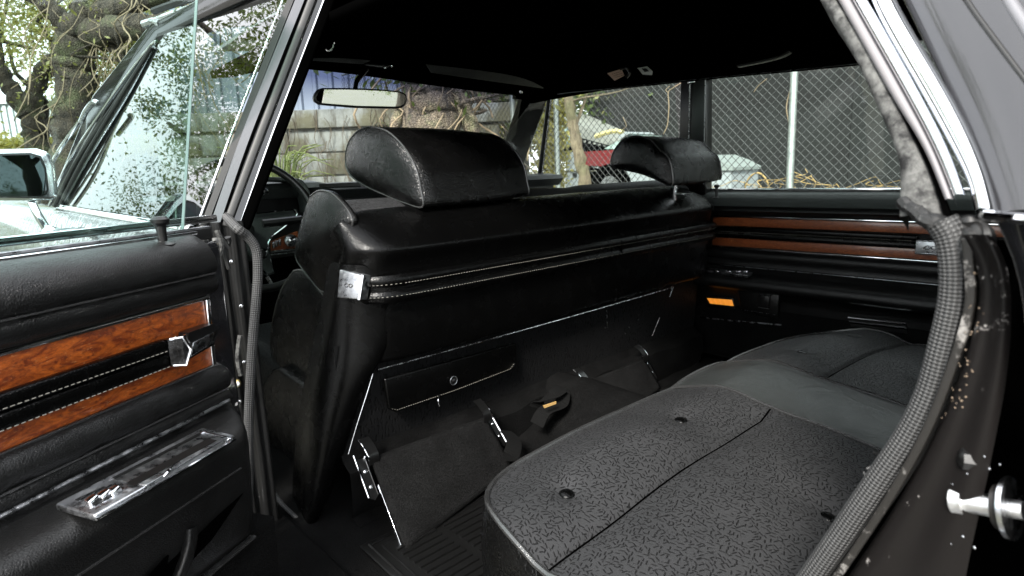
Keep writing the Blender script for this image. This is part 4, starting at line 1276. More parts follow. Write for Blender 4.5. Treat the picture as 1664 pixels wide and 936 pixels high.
part('bezel_edge', MB().tube([D(.247, .0285, .800), D(.236, .0285, .812), D(.246, .0285, .834)], .0018, 6), m_chrome, nd)
# belt run and knob
ubar('belt_run', .966, -.050, .018, .014, m_rubber, .10, U1, .002)
ubar('belt_run', .976, -.046, .004, .010, m_alu, .10, U1, .001)
ubar('belt_chrome', .9705, -.036, .006, .010, m_chrome, .14, U1, .002)
ubar('belt_run', .988, -.066, .012, .008, m_chrome, .06, U1, .002)
kc = D(.222, -.012, .965)
c = np.array(kc)
mbk = MB().tube([c + np.array([0, 0, z]) for z in (0, .012, .024, .029, .034, .038)], [.0065, .0065, .0075, .0125, .0130, .009], 16)
part('lock_knob', mbk, m_plastic, nd)
part('knob_ferrule', MB().disc(c - np.array([0, 0, .002]), (.1, -.2, 1), .0165, .003, 24, .003), m_plastic, nd)
# armrest
ap = [(.004, .706), (.018, .703), (.022, .692), (.060, .690), (.082, .685), (.094, .672), (.096, .655), (.088, .60), (.078, .55), (.068, .50), (.05, .48), (.0, .47)]
rows = []
for ii, u in enumerate([.150, .153, .160, .172, .2, .25, .3, .35, .4, .45, .5, .6, .7, .8, 1.0]):
    s = (.55, .78, .93, 1, 1, 1, 1, 1, 1, 1, 1, 1, 1, 1, 1)[ii]
    sk_ = max(0, 1 - (u - .15) / .3) * .62
    rows.append([D(u + sk_ * w * s, w * s + (jitter(u, k) if ii > 2 else 0), .58 + (z - .58) * (.94 + .06 * s)) for k, (w, z) in enumerate(ap)])
part('armrest', MB().grid(rows), m_vinyl_door, nd, sub=2, sharp=180)
part('armrest_cap', MB().add(rows[0], [tuple(range(len(ap)))], smooth=False), m_vinyl_door, nd)
part('armrest_line', MB().tube(smooth_path([D(.175, .026, .7065), D(.3, .0275, .7065), D(.6, .0275, .7055), D(1.0, .0275, .7055)]), .0028, 6), m_alu, nd)
# side seam of armrest
part('panel_seam', MB().tube([D(u, .0925, .630) for u in np.linspace(.24, 1.0, 20)], .0018, 5), m_piping, nd)
# switch plate on the armrest top
ZP = .6925
pq = [P(383, 712, Z=ZP), P(330, 699, Z=ZP), P(210, 762, Z=ZP), P(90, 825, Z=ZP), P(155, 844, Z=ZP), P(250, 790, Z=ZP)]
sp_ = part('switch_plate', MB().plate([p - np.array([0, 0, .004]) for p in pq], (0, 0, 1), .009), m_alu, nd, bevel=.003, seg=3)
z2 = ZP + .0052
def pz(L, z=z2): return [P(a, b, Z=z) for a, b in L]
part('plate_insert', MB().plate(pz([(372, 711), (318, 710), (185, 781), (238, 790)]), (0, 0, 1), .0014), metal('dark_plate', (.3, .31, .32), .28), sp_, bevel=.0005)
part('plate_slot', MB().plate(pz([(352, 716), (338, 713), (205, 786), (218, 790)], z2 + .0016), (0, 0, 1), .0008), m_plastic, sp_)
part('plate_slot', MB().plate(pz([(328, 706), (322, 705), (182, 777), (186, 779)], z2 + .0016), (0, 0, 1), .0008), m_plastic, sp_)
part('lock_lever', MB().tube(smooth_path([P(266, 774, Z=z2 + .003), P(274, 765, Z=z2 + .007), P(282, 757, Z=z2 + .003)]), .0018, 6), m_chrome, sp_)
part('plate_edge', MB().tube(pz([(376, 712), (331, 702), (178, 780)], z2), .0012, 5), m_chrome, sp_)
part('plate_edge', MB().tube(pz([(382, 714), (240, 798), (156, 844)], ZP), .0016, 5), m_chrome, sp_)
part('switch_well', MB().plate(pz([(200, 796), (168, 791), (122, 812), (155, 822)]), (0, 0, 1), .0006), m_plastic, sp_)
for a, b in ((146, 812), (166, 803), (182, 797)):
    cq = P(a, b, Z=z2 + .003)
    rot = Matrix.Rotation(math.atan2(Dd[1], Dd[0]), 3, 'Z') @ Matrix.Rotation(R(14), 3, 'Y')
    part('window_switch', MB().box(cq, (.013, .017, .008), rot), m_chrome, sp_, bevel=.002)
# pull pockets below the armrest
pk = [D(.235, .083, .585), D(.30, .079, .548), D(.42, .075, .52), D(.42, .078, .55), D(.30, .083, .575)]
part('grab_recess', MB().plate(pk, Nd, .003), m_black, nd)
part('grab_pull', MB().sweep(smooth_path([D(.335, .086, .590), D(.345, .088, .565), D(.37, .086, .53), D(.41, .082, .50)]), [(-.008, -.006), (.008, -.006), (.008, .006), (-.008, .006)], Nd), m_vinyl_door, nd, bevel=.003)
pk = [D(.375, .084, .575), D(.52, .08, .53), D(.55, .075, .48), D(.40, .074, .49)]
part('grab_recess', MB().plate(pk, Nd, .003), m_black, nd)
ubar('lower_edge', .488, .055, .004, .014, m_piping, .20, U1, .001)
# door core (edge and outer skin)
part('door_shell', MB().hull8([D(.11, -.12, .34), D(.11, -.01, .34), D(1.08, -.01, .34), D(1.08, -.14, .34)], [D(.11, -.10, .955), D(.11, -.01, .955), D(1.08, -.01, .955), D(1.08, -.10, .955)]), m_paint, nd, bevel=.01)
part('lower_skirt', MB().hull8([D(.14, -.009, .36), D(.14, .05, .36), D(1.05, .05, .36), D(1.05, -.009, .36)], [D(.14, -.009, .486), D(.14, .055, .486), D(1.05, .055, .486), D(1.05, -.009, .486)]), m_carpet, nd)
# glass
gz = D(.155, -.040, .96), D(.0865, -.055, 1.40), D(1.0, -.055, 1.40), D(1.05, -.040, .96)
gb, gt = P(299, 384, **{'Y': 1.05}), P(322, -6, **{'Y': 1.05})
g0 = uz0 = PL(298, 384, D(0, -.04, 0), Nd); g1 = PL(322, -8, D(0, -.055, 0), Nd)
g2 = g1 + Dd * .9 ; g3 = g0 + Dd * .9
part('window_glass', MB().plate([g0, g1, g2, g3], -Nd, .005), m_glass_rear, nd)
part('glass_edge', MB().sweep([g0 - Nd * .0025, g1 - Nd * .0025], [(-.0026, -.0010), (.0026, -.0010), (.0026, .0006), (-.0026, .0006)], Dd), m_edge, nd)

# ================================================================ NEAR FRONT DOOR (closed, seen from outside)
nf = bpy.data.objects.new('near_front_door', None)
nf.parent = CAR; nf.location = Vector((.33, 2.0, .4)) - CAR.location
COL.objects.link(nf)
gA, gB = P(318, 366, Y=1.33), P(100, 332, Y=2.55)      # belt rear, belt front
gC, gD = P(252, 60, Y=2.02), P(470, -8, Y=1.42)        # top front, top rear
gN = np.cross(gB - gA, gC - gA); gD = PL(470, -8, gA, gN)
rows = []
for t in np.linspace(0, 1, 13):
    a = gA * (1 - t) + gD * t; b = gB * (1 - t) + gC * t
    rows.append([a * (1 - s) + b * s + np.array([-.0008 * math.sin(math.pi * t), 0, 0]) for s in np.linspace(0, 1, 13)])
part('window_glass', MB().grid(rows), m_glass_out, nf, sharp=180)
# belt molding
part('belt_molding', MB().sweep(smooth_path([gA + np.array([-.01, 0, -.004]), (gA + gB) / 2 + np.array([-.016, 0, -.004]), gB + np.array([-.01, 0, -.004])]), [(-.008, -.008), (.006, -.008), (.008, .004), (-.004, .007)], (0, 0, 1)), m_chrome, nf, bevel=.002)
# door skin and fender
rows = []
for y in np.linspace(1.31, 4.6, 40):
    f = max(0, min(1, (y - gA[1]) / (gB[1] - gA[1])))
    x0 = gA[0] + (gB[0] - gA[0]) * f - .018; z0 = gA[2] + (gB[2] - gA[2]) * f - .008
    rows.append([(x0 + .03, y, z0 + .002), (x0 - .008, y, z0 - .002), (x0 - .022, y, z0 - .02), (x0 - .045, y, z0 - .07), (x0 - .07, y, z0 - .15), (x0 - .09, y, z0 - .3), (x0 - .06, y, z0 - .5), (x0 - .0, y, z0 - .62)])
pdk = NM('door_skin_paint', (.006, .006, .007), .05, coat=.6); pdk.bump(pdk.noise(16, 3, .55, 1.5), .03)
part('door_skin', MB().grid(rows), pdk.m, nf, sub=1, sharp=180)
# A pillar and drip rail
def apipe(name, L, r, mat, sq=None):
    pts = smooth_path([P(a, b, Y=y) for a, b, y in L], 6)
    return part(name, MB().tube(pts, r, 8), mat, AP) if not sq else part(name, MB().sweep(pts, sq, (-.9, -.3, .3)), mat, AP, bevel=.001)
AP = bpy.data.objects.new('near_windshield_pillar', None)
AP.parent = CAR; AP.location = Vector((.45, 2.2, .95)) - CAR.location
COL.objects.link(AP)
core = [P(78, 332, Y=2.62), P(108, 332, Y=2.52), P(172, 180, Y=2.25), P(256, 62, Y=2.0), P(470, -30, Y=1.42), P(455, -70, Y=1.42), P(245, 38, Y=2.02), P(150, 155, Y=2.3)]
part('pillar_core', MB().plate(core, (1, .3, 0), .05), m_paint, AP, bevel=.004)
apipe('pillar_chrome', [(62, 330, 2.64), (90, 255, 2.5), (165, 150, 2.28), (232, 62, 2.08), (248, 42, 2.04)], .006, m_chrome)
apipe('pillar_chrome', [(80, 335, 2.6), (112, 262, 2.44), (180, 160, 2.2), (240, 80, 2.04), (258, 66, 2.0)], .004, m_chrome)
apipe('pillar_rubber', [(90, 335, 2.57), (125, 262, 2.42), (190, 165, 2.18), (246, 82, 2.02)], .007, m_rubber)
apipe('glass_channel', [(102, 335, 2.53), (140, 262, 2.38), (200, 160, 2.15), (250, 76, 2.0)], .0045, m_chrome)
apipe('glass_channel', [(97, 335, 2.53), (134, 262, 2.38), (195, 160, 2.15), (247, 76, 2.0)], .006, m_rubber)
apipe('pillar_cap', [(234, 40, 2.06), (248, 36, 2.03), (262, 38, 1.98)], .012, m_steel)
apipe('roof_gutter', [(250, 18, 2.03), (290, 4, 1.9), (350, -14, 1.75), (470, -60, 1.42)], .010, m_rubber)
apipe('drip_rail', [(248, 36, 2.03), (290, 20, 1.9), (350, 2, 1.75), (470, -34, 1.42)], .010, m_chrome)
apipe('window_top_trim', [(256, 52, 2.0), (300, 36, 1.88), (350, 20, 1.75), (480, -20, 1.42)], .003, m_chrome)
apipe('window_top_seal', [(262, 62, 1.98), (310, 44, 1.86), (360, 26, 1.74), (480, -14, 1.42)], .014, m_rubber)
apipe('pillar_clip', [(132, 198, 2.33), (140, 180, 2.29), (152, 166, 2.24), (160, 168, 2.22)], .008, m_steel)
# vertical division seen low in the glass (vent pane)
vq = [(155, 325, 2.45), (158, 310, 2.44), (185, 284, 2.38), (198, 282, 2.36), (268, 312, 2.16), (275, 322, 2.15), (262, 350, 2.16)]
# ------------------------------------------------ door mirror
Ym = 1.95
mo = [(-46, 243), (60, 241), (80, 247), (90, 270), (95, 312), (92, 322), (80, 326), (-40, 326), (-60, 300), (-58, 255)]
mpts = [P(a, b, Y=Ym) for a, b in mo]
mirr = part('side_mirror', MB().plate([p for p in mpts], (.05, 1, .0), .05), metal('mirror_chrome', (.75, .76, .78), .12), bevel=.01, seg=4)
cc = sum(mpts) / len(mpts)
mgp = [cc + (p - cc) * np.array([.80, 1, .78]) + np.array([-.010, -.0095, -.002]) for p in mpts]
part('mirror_glass', MB().plate(mgp, (.05, 1, 0), .004), NM('dim_mirror', (.06, .065, .07), .0, 1).m, mirr, sharp=30)
mrim = [cc + (p - cc) * np.array([.84, 1, .83]) + np.array([-.008, -.0075, 0]) for p in mpts]
part('mirror_bezel', MB().plate(mrim, (.05, 1, 0), .004), m_plastic, mirr, bevel=.002)
part('mirror_arm', MB().sweep(smooth_path([P(50, 326, Y=Ym + .03), P(62, 350, Y=Ym + .02), P(80, 378, Y=Ym + .02)]), [(-.009, -.012), (.009, -.012), (.009, .012), (-.009, .012)], (0, 1, 0)), m_chrome, mirr, bevel=.004)
part('mirror_foot', MB().sweep([P(70, 372, Y=Ym), P(98, 380, Y=Ym)], [(-.016, -.02), (.012, -.02), (.014, .02), (-.014, .02)], (0, 1, 0)), m_chrome, mirr, bevel=.006)
part('mirror_foot', MB().tube([P(94, 378, Y=Ym), P(132, 374, Y=Ym + .1)], .010, 10), m_chrome, mirr)

# ------------------------------------------------ outer body so the car stands closed from other viewpoints
part('car_roof', MB().grid([[(x, y, 1.43 + .05 * (1 - ((x - 1.34) / .8) ** 4) - .03 * max(0, abs(y - .9) - .6)) for x in np.linspace(.68, 2.02, 12)] for y in np.linspace(-.5, 2.0, 14)]), m_paint, solid=.01)
part('hood', MB().hull8([(.40, 2.75, .3), (2.12, 2.75, .3), (2.05, 5.0, .3), (.47, 5.0, .3)], [(.42, 2.75, .93), (2.1, 2.75, .93), (2.0, 5.0, .80), (.5, 5.0, .80)]), paint('hood_paint', (.006, .006, .007), .06, wave=.05), bevel=.05, seg=4)
part('firewall', MB().hull8([(.42, 2.4, .3), (2.1, 2.4, .3), (2.1, 2.7, .3), (.42, 2.7, .3)], [(.42, 2.4, .98), (2.1, 2.4, .98), (2.1, 2.7, .98), (.42, 2.7, .98)]), m_black)
part('far_body_side', MB().hull8([(2.13, -1.2, .2), (2.24, -1.2, .2), (2.24, 4.8, .2), (2.13, 4.8, .2)], [(2.13, -1.2, .93), (2.2, -1.2, .93), (2.2, 4.8, .93), (2.13, 4.8, .93)]), m_paint, bevel=.03, seg=3)
part('under_body', MB().hull8([(.4, -1.4, .17), (2.15, -1.4, .17), (2.15, 4.9, .17), (.4, 4.9, .17)], [(.4, -1.4, .27), (2.15, -1.4, .27), (2.15, 4.9, .27), (.4, 4.9, .27)]), m_black)
for y in (3.6,):
    part('wheel', MB().disc((.34, y, .34), (1, 0, 0), .34, .2, 32), m_rubber)
    part('wheel', MB().disc((1.95, y, .34), (1, 0, 0), .34, .2, 32), m_rubber)
    part('wheel', MB().disc((1.95, -.75, .34), (1, 0, 0), .34, .2, 32), m_rubber)

# ------------------------------------------------ ribbed floor mat (loose, lies on the carpet)
mt = bpy.data.objects.new('floor_mat', None)
mt.location = (.80, .83, .305)
COL.objects.link(mt)
tag(mt, 'black ribbed rubber floor mat lying in front of the rear seat', 'floor mat')
def MT(x, y, z=0): return (x, y, .306 + z)
mb = MB().hull8([MT(.50, .60), MT(1.04, .60), MT(1.06, 1.04), MT(.52, 1.05)], [MT(.50, .60, .004), MT(1.04, .60, .004), MT(1.06, 1.04, .004), MT(.52, 1.05, .004)])
part('mat_sheet', mb, m_matrub, mt, bevel=.002)
ring = [(.515, .615), (1.025, .615), (1.045, 1.025), (.535, 1.035), (.515, .615)]
part('mat_rim', MB().tube([MT(a, b, .005) for a, b in ring], .004, 6), m_matrub, mt)
ring = [(.535, .635), (1.005, .635), (1.022, 1.005), (.552, 1.015), (.535, .635)]
part('mat_rim', MB().tube([MT(a, b, .005) for a, b in ring], .002, 6), m_matrub, mt)
for px_, x0, x1 in ((0, .565, .66), (1, .68, .80), (2, .82, .98)):
    for k in range(17):
        y = .66 + k * .02
        part('mat_rib', MB().box(((x0 + x1) / 2, y, .312), (x1 - x0, .007, .005)), m_matrub, mt)

# ================================================================ SURROUNDINGS
g = NM('ground_dirt', (.2, .17, .12), .95)
n1 = g.noise(.8, 6, .6); n2 = g.noise(30, 5, .7)
g.col(g.mix(g.rng(n1, .4, .62), g.mix(n2, (.07, .066, .06), (.15, .145, .135)), g.mix(n2, (.06, .065, .04), (.13, .125, .085))))
g.bump(n2, .02)
mb = MB().grid([[(x, y, 0) for x in np.linspace(-300, 300, 41)] for y in np.linspace(-300, 300, 41)], uvs=1)
tag(mb.build('ground', g.m), kind='structure')
E_ = np.array([.733, -.68, 0])
def W3(s, d, z): return G * d + E_ * s + np.array([0, 0, z])
def s_of(px, py, d):
    q = PD(px, py, d); return float((q - G * d) @ E_), float(q[2])

# bark, leaves
def bark(name, a, b, sc=9):
    k = NM(name, a, .9)
    n = k.noise(sc, 6, .7, 1, stretch=(1, 1, .3)); v = k.vor(sc * 4, 'DISTANCE_TO_EDGE')
    l = k.rng(k.noise(2.2, 4, .6), .52, .62, 0, .5)
    k.col(k.mix(l, k.mix(k.rng(n, .35, .65), a, b), (.16, .18, .08)))
    k.bump(k.mth('ADD', n, k.rng(v, 0, .2, 0, .4)), .04); return k.m
m_bark = bark('dark_bark', (.02, .015, .011), (.085, .066, .048))
m_bark2 = bark('pale_bark', (.12, .09, .055), (.38, .31, .2), 30)
m_vine = NM('dry_vine', (.20, .155, .10), .9).m
def leafm(name, a, b):
    k = NM(name, a, .6)
    oi = k.noise(1.3, 4, .6)
    k.col(k.mix(k.rng(oi, .35, .65), a, b))
    k.b.inputs['Subsurface Weight'].default_value = 0
    tr = k.n('ShaderNodeBsdfTranslucent'); tr.inputs[0].default_value = (b[0] * 1.6, b[1] * 1.6, b[2] * .8, 1)
    mx = k.n('ShaderNodeMixShader'); mx.inputs[0].default_value = .3
    out = k.t.nodes['Material Output']
    k.l(k.b.outputs[0], mx.inputs[1]); k.l(tr.outputs[0], mx.inputs[2]); k.l(mx.outputs[0], out.inputs[0])
    return k.m
m_leaf = leafm('leaf_yellow_green', (.09, .10, .035), (.24, .23, .09))
m_leaf_dark = leafm('leaf_green', (.03, .05, .012), (.10, .14, .035))
m_grass = leafm('dry_grass', (.16, .15, .04), (.42, .38, .15))

def leaves(centers, n, r, size, seed, flat=.7):
    rs = np.random.RandomState(seed)
    vs, fs = [], []
    C_ = np.array([c[:3] for c in centers]); Rr = np.array([c[3] if len(c) > 3 else r for c in centers])
    for k in range(n):
        i = rs.randint(len(C_))
        p = C_[i] + rs.normal(0, .45, 3) * Rr[i] * np.array([1, 1, flat])
        a = rs.normal(0, 1, 3); a /= np.linalg.norm(a); b = np.cross(a, rs.normal(0, 1, 3)); b /= np.linalg.norm(b)
        s = size * rs.uniform(.6, 1.4)
        o = len(vs)
        vs += [p - a * s, p + b * s * .45, p + a * s, p - b * s * .45]
        fs.append((o, o + 1, o + 2, o + 3))
    return MB().add(vs, fs, smooth=False)
def make_tree(name, label, paths, cl, nleaf, lr, ls, seed, leafmat, barkmat=None, vines=0, group=None, vr=(.006, .014), vlen=(.6, 1.8), cat='tree'):
    base = V(paths[0][0][0])
    t = empty(name, (base.x, base.y, 0), label, cat, group)
    rs = random.Random(seed)
    for i, (pts, r0, r1) in enumerate(paths):
        sp = smooth_path(pts, 5)
        n = len(sp)
        sp = [p + Vector((rs.uniform(-1, 1), rs.uniform(-1, 1), 0)) * (.12 * r0) for p in sp]
        rr = [(r0 + (r1 - r0) * k / (n - 1)) * (1 + .12 * math.sin(k * 1.7 + i)) for k in range(n)]
        MB().tube(sp, rr, 12).build('trunk' if i == 0 else 'branch', barkmat or m_bark, t, sharp=180)
        tw = MB()
        for k in range(3 if r1 < .2 else 0):
            p = sp[rs.randrange(n // 2, n)]
            q = [p]
            for j in range(4): q.append(q[-1] + Vector((rs.uniform(-.4, .4), rs.uniform(-.4, .4), rs.uniform(-.1, .45))))
            tw.tube(smooth_path(q, 3), [max(.004, r1 * .4 * (1 - j / 13)) for j in range(13)], 5)
        if tw.v: tag(tw.build('twigs', barkmat or m_bark, t, sharp=180), kind='stuff')
    if vines:
        vb = MB()
        for k in range(vines):
            pts, r0, r1 = paths[rs.randrange(len(paths))]
            sp = smooth_path(pts, 5); p = sp[rs.randrange(len(sp))] + Vector((rs.uniform(-1, 1), rs.uniform(-1, 1), rs.uniform(0, 1))) * r0 * 1.2
            q = [p]; L = rs.uniform(*vlen)
            for j in range(5): q.append(q[-1] + Vector((rs.uniform(-.22, .22), rs.uniform(-.22, .22), -L / 5)))
            vb.tube(smooth_path(q, 3), rs.uniform(*vr), 4)
        tag(vb.build('hanging_vines', m_vine, t, sharp=180), kind='stuff')
    if nleaf:
        tag(leaves(cl, nleaf, lr, ls, seed, .8).build('crown', leafmat, t, sharp=180), kind='stuff')
    return t
def down(p, z=0): return (p[0], p[1], z)
A = lambda px, py, d: PD(px, py, d)
# forked tree at the left edge
b = A(62, 245, 9)
make_tree('forked_tree', 'forked bare trunk at the far left edge in front of the white container', [
    ([down(b), b, A(60, 215, 9), A(52, 190, 9), A(42, 168, 9)], .17, .14),
    ([A(44, 178, 9), A(25, 155, 9), A(8, 130, 9), A(-20, 80, 9), A(-60, 0, 9)], .13, .09),
    ([A(48, 185, 9), A(55, 150, 9), A(68, 118, 9), A(88, 100, 8.8), A(112, 92, 8.6)], .12, .10),
    ([A(10, 135, 9), A(0, 60, 9), A(10, 10, 9), A(20, -60, 9)], .03, .015)],
    [(*A(x, y, 9), 1.0) for x, y in ((-40, 20), (10, 30), (30, -20), (60, -60), (-80, -40), (20, 70))], 2600, 1, .028, 5, m_leaf, vines=8, vr=(.003, .007))
b = A(122, 250, 8)
make_tree('vine_covered_tree', 'big dark tree trunk hung with dry vines beyond the windshield pillar', [
    ([down(b), b, A(120, 200, 8), A(124, 140, 8), A(118, 100, 8), A(128, 60, 8), A(150, 20, 8), A(170, -60, 8)], .25, .2),
    ([A(118, 95, 8), A(108, 50, 8), A(85, 15, 8), A(50, -10, 8), A(-20, -50, 8)], .13, .08),
    ([A(135, 60, 8), A(175, 50, 7.8), A(215, 45, 7.6), A(280, 40, 7.4), A(360, 30, 7.2), (A(460, 10, 7))], .17, .1),
    ([A(125, 10, 8), A(165, 60, 7.9), A(200, 90, 7.9), A(235, 120, 7.9)], .09, .05),
    ([A(150, 30, 8), A(200, 10, 7.7), A(260, -10, 7.6), A(330, -60, 7.4)], .14, .09)],
    [(*A(x, y, 8.4), .8) for x, y in ((60, 30), (90, 60), (160, 110), (185, 130), (200, 80), (30, 0), (110, -30), (180, 40), (240, 60), (150, -60))], 6500, 1, .028, 6, m_leaf, vines=90, vr=(.003, .008))
b = A(205, 250, 11)
make_tree('background_tree', 'yellow green leafy tree behind the vine covered trunk', [
    ([down(b), b, A(205, 150, 11), A(200, 60, 11), A(190, -40, 11)], .14, .08)],
    [(*A(x, y, 11.5), 1.3) for x, y in ((190, 150), (210, 100), (160, 60), (60, 60), (100, 20), (20, 40), (150, 0), (230, 40), (300, 0), (200, 190))], 8500, 1, .042, 8, m_leaf)
# low bank of weeds on the left
tag(leaves([(-14 + i * .8, 14 + .3 * i, h_, .7) for i in range(17) for h_ in (.5, 1.3, 2.1)], 9000, .7, .05, 61, .8).build('hedge', m_leaf, sharp=180), 'overgrown olive hedge ahead on the left, mirrored low in the door glass', 'hedge', kind='stuff')
tag(leaves([(*A(x, 236, 10), .35) for x in range(-40, 330, 18)], 2600, .3, .05, 17, .5).build('weed_bank', m_grass, sharp=180), 'dry yellow weeds growing at the foot of the trees', 'weeds', kind='stuff')
# trees whose reflection fills the front door glass
def big(name, label, x, y, h, seed, n, cat='tree', mat=m_leaf_dark, spread=3.0, lim=6):
    rs = random.Random(seed)
    pts = [(x, y, 0), (x + .1, y, h * .25), (x - .15, y + .1, h * .5), (x + .1, y, h * .8)]
    paths = [(pts, .28, .1)]
    cl = []
    for k in range(lim):
        a = rs.uniform(0, 6.28); z0 = h * rs.uniform(.28, .6)
        e = (x + math.cos(a) * spread, y + math.sin(a) * spread, z0 + rs.uniform(.5, 2))
        m = (x + math.cos(a + .3) * spread * .5, y + math.sin(a + .3) * spread * .5, z0 + .8)
        paths.append(([(x, y, z0), m, e], .12, .03))
        for _ in range(9):
            cl.append((e[0] + rs.uniform(-1.6, 1.6), e[1] + rs.uniform(-1.6, 1.6), e[2] + rs.uniform(-1.4, 1.4), rs.uniform(.3, .75)))
    make_tree(name, label, paths, cl, int(n * 2.6), 1, .032, seed, mat)
big('oak_tree', 'wide crowned green tree ahead and left of the car, mirrored in the door glass', -3.4, 8.5, 8.5, 21, 17000, lim=10)
big('oak_tree', 'taller tree farther ahead on the left, mirrored high in the door glass', -8.5, 15, 10, 22, 12000, spread=4, lim=8)
big('oak_tree', 'green tree left of the car standing between the two mirrored trees', -5.5, 10, 9, 23, 9000, spread=2.4, lim=6)
big('oak_tree', 'broad tree behind the photographer on the left', -9, -3, 8, 24, 6000, spread=4, lim=7)

for i_, (x_, y_) in enumerate(((-1.5, -21), (2.5, -24), (6.5, -20))):
    big('oak_tree', ('left', 'middle', 'right')[i_] + ' tree of the row far behind the car, seen only in the inside mirror', x_, y_, 6, 51 + i_, 2500, spread=2, lim=4)

# white container
s0, z1 = s_of(100, 155, 12.5); s1, _ = s_of(-160, 200, 12.5)
ct = empty('shipping_container', V(W3((s0 + s1) / 2, 13, 0)), 'white shipping container behind the forked trunk at the left edge', 'container')
m_cont = NM('container_paint', (.42, .45, .46), .6); m_cont.bump(m_cont.noise(3, 4), .01)
def wbox(name, sa, sb, da, db, za, zb, mat, par=None, **k):
    mb = MB().hull8([W3(sa, da, za), W3(sb, da, za), W3(sb, db, za), W3(sa, db, za)], [W3(sa, da, zb), W3(sb, da, zb), W3(sb, db, zb), W3(sa, db, zb)])
    return mb.build(name, mat, par, **k)
wbox('container_body', s1, s0, 12.55, 15, .15, z1 - .04, m_cont.m, ct)
for k in range(26):
    sa = s1 + (s0 - s1) * (k + .2) / 26
    wbox('wall_rib', sa, sa + (s0 - s1) * .5 / 26, 12.52, 12.55, .25, z1 - .14, m_cont.m, ct)
wbox('top_rail', s1 - .02, s0 + .02, 12.48, 12.56, z1 - .12, z1, m_cont.m, ct)
wbox('corner_post', s0 - .02, s0 + .10, 12.47, 12.58, .12, z1 - .003, NM('container_grey', (.3, .32, .32), .6).m, ct)
tx = bpy.data.curves.new('container_lettering', 'FONT'); tx.body = 'ZR 4'; tx.size = .34; tx.extrude = .003; tx.align_x = 'CENTER'
tmp_ = bpy.data.objects.new('tmp', tx); COL.objects.link(tmp_); bpy.context.view_layer.update()
me_ = bpy.data.meshes.new_from_object(tmp_.evaluated_get(bpy.context.evaluated_depsgraph_get())); bpy.data.objects.remove(tmp_)
to = bpy.data.objects.new('container_lettering', me_); COL.objects.link(to); me_.materials.clear()
me_.materials.append(NM('faded_print', (.2, .22, .22), .7).m)
to.parent = ct
sl_, zl_ = s_of(66, 170, 12.46)
to.location = V(W3(sl_, 12.462, zl_ - .12)) - ct.location
to.rotation_euler = (R(90), 0, math.atan2(E_[1], E_[0]))

# concrete block wall
kw = NM('weathered_concrete', (.4, .4, .36), .9)
a_ = kw.noise(1.6, 6, .65); b_ = kw.noise(14, 5, .7); st_ = kw.noise(3.5, 5, .7, 0, stretch=(2, 2, .25))
cc_ = kw.mix(b_, (.10, .108, .105), (.21, .225, .215))
cc_ = kw.mix(kw.rng(a_, .48, .6, 0, .9), cc_, (.065, .062, .035))
cc_ = kw.mix(kw.rng(st_, .50, .60, 0, .85), cc_, (.035, .03, .02))
kw.col(cc_); kw.bump(b_, .01)
DW = 8.0
sA, zt = s_of(400, 182, DW); sB, _ = s_of(720, 168, DW)
_, zc = s_of(500, 212, DW); _, zr = s_of(500, 250, DW)
wl_ = empty('block_wall', V(W3((sA + sB) / 2, DW + .15, 0)), 'weathered grey concrete block wall streaked with vines, seen through the windshield', 'wall')
hs = zc - zr
bi = 0
zrows = [(zt, zc + .02, -.05)] + [(zc - k * hs, zc - (k + 1) * hs + .015, 0.0) for k in range(4)]
rs = random.Random(2)
for ri, (za, zb, off) in enumerate(zrows):
    sx = sA - 1.2 + (ri % 2) * .35
    while sx < sB + .2:
        wv = 1.35 if ri else 1.7
        dd = DW + off + rs.uniform(-.008, .008)
        ob = wbox('concrete_block', sx, sx + wv - .010, dd, dd + .28, max(0, zb), za + rs.uniform(-.006, 0), kw.m, wl_, bevel=.012)
        sx += wv
wbox('mortar_core', sA - 1.2, sB + .2, DW + .04, DW + .22, 0, zt - .02, NM('mortar', (.2, .2, .18), .95).m, wl_)
vb = MB()
rs = random.Random(9)
for k in range(120):
    s = rs.uniform(sA - .4, sB); z = rs.uniform(zt - .6, zt + .02) if rs.random() < .6 else rs.uniform(.4, zt)
    q = [V(W3(s, DW - .07, z))]
    for j in range(6): q.append(q[-1] + V(E_) * rs.uniform(-.07, .07) + Vector((0, 0, -rs.uniform(.06, .2))))
    vb.tube(smooth_path(q, 3), rs.uniform(.002, .005), 4)
tag(vb.build('dead_ivy', NM('dead_ivy', (.07, .055, .035), .9).m, wl_, sharp=180), kind='stuff')
# spiky plant by the wall
sp = empty('spiky_plant', V(W3(s_of(455, 280, 7.2)[0], 7.2, 0)), 'spiky grassy plant growing against the block wall beside the door pillar', 'plant')
lf_ = MB(); rs = random.Random(4)
for k in range(60):
    a = rs.uniform(0, 6.28); r = rs.uniform(.25, .7); h = rs.uniform(.9, 1.35)
    o = V(W3(s_of(452, 280, 7.2)[0], 7.2, .3))
    e = o + Vector((math.cos(a) * r, math.sin(a) * r, h - rs.uniform(.1, .4)))
    m = o + Vector((math.cos(a) * r * .4, math.sin(a) * r * .4, h * .75))
    lf_.tube(smooth_path([o, m, e], 3), [.012, .012, .011, .01, .008, .006, .003], 3)
tag(lf_.build('leaves', leafm('spiky_leaf', (.08, .12, .03), (.24, .28, .10)), sp, sharp=180), kind='stuff')

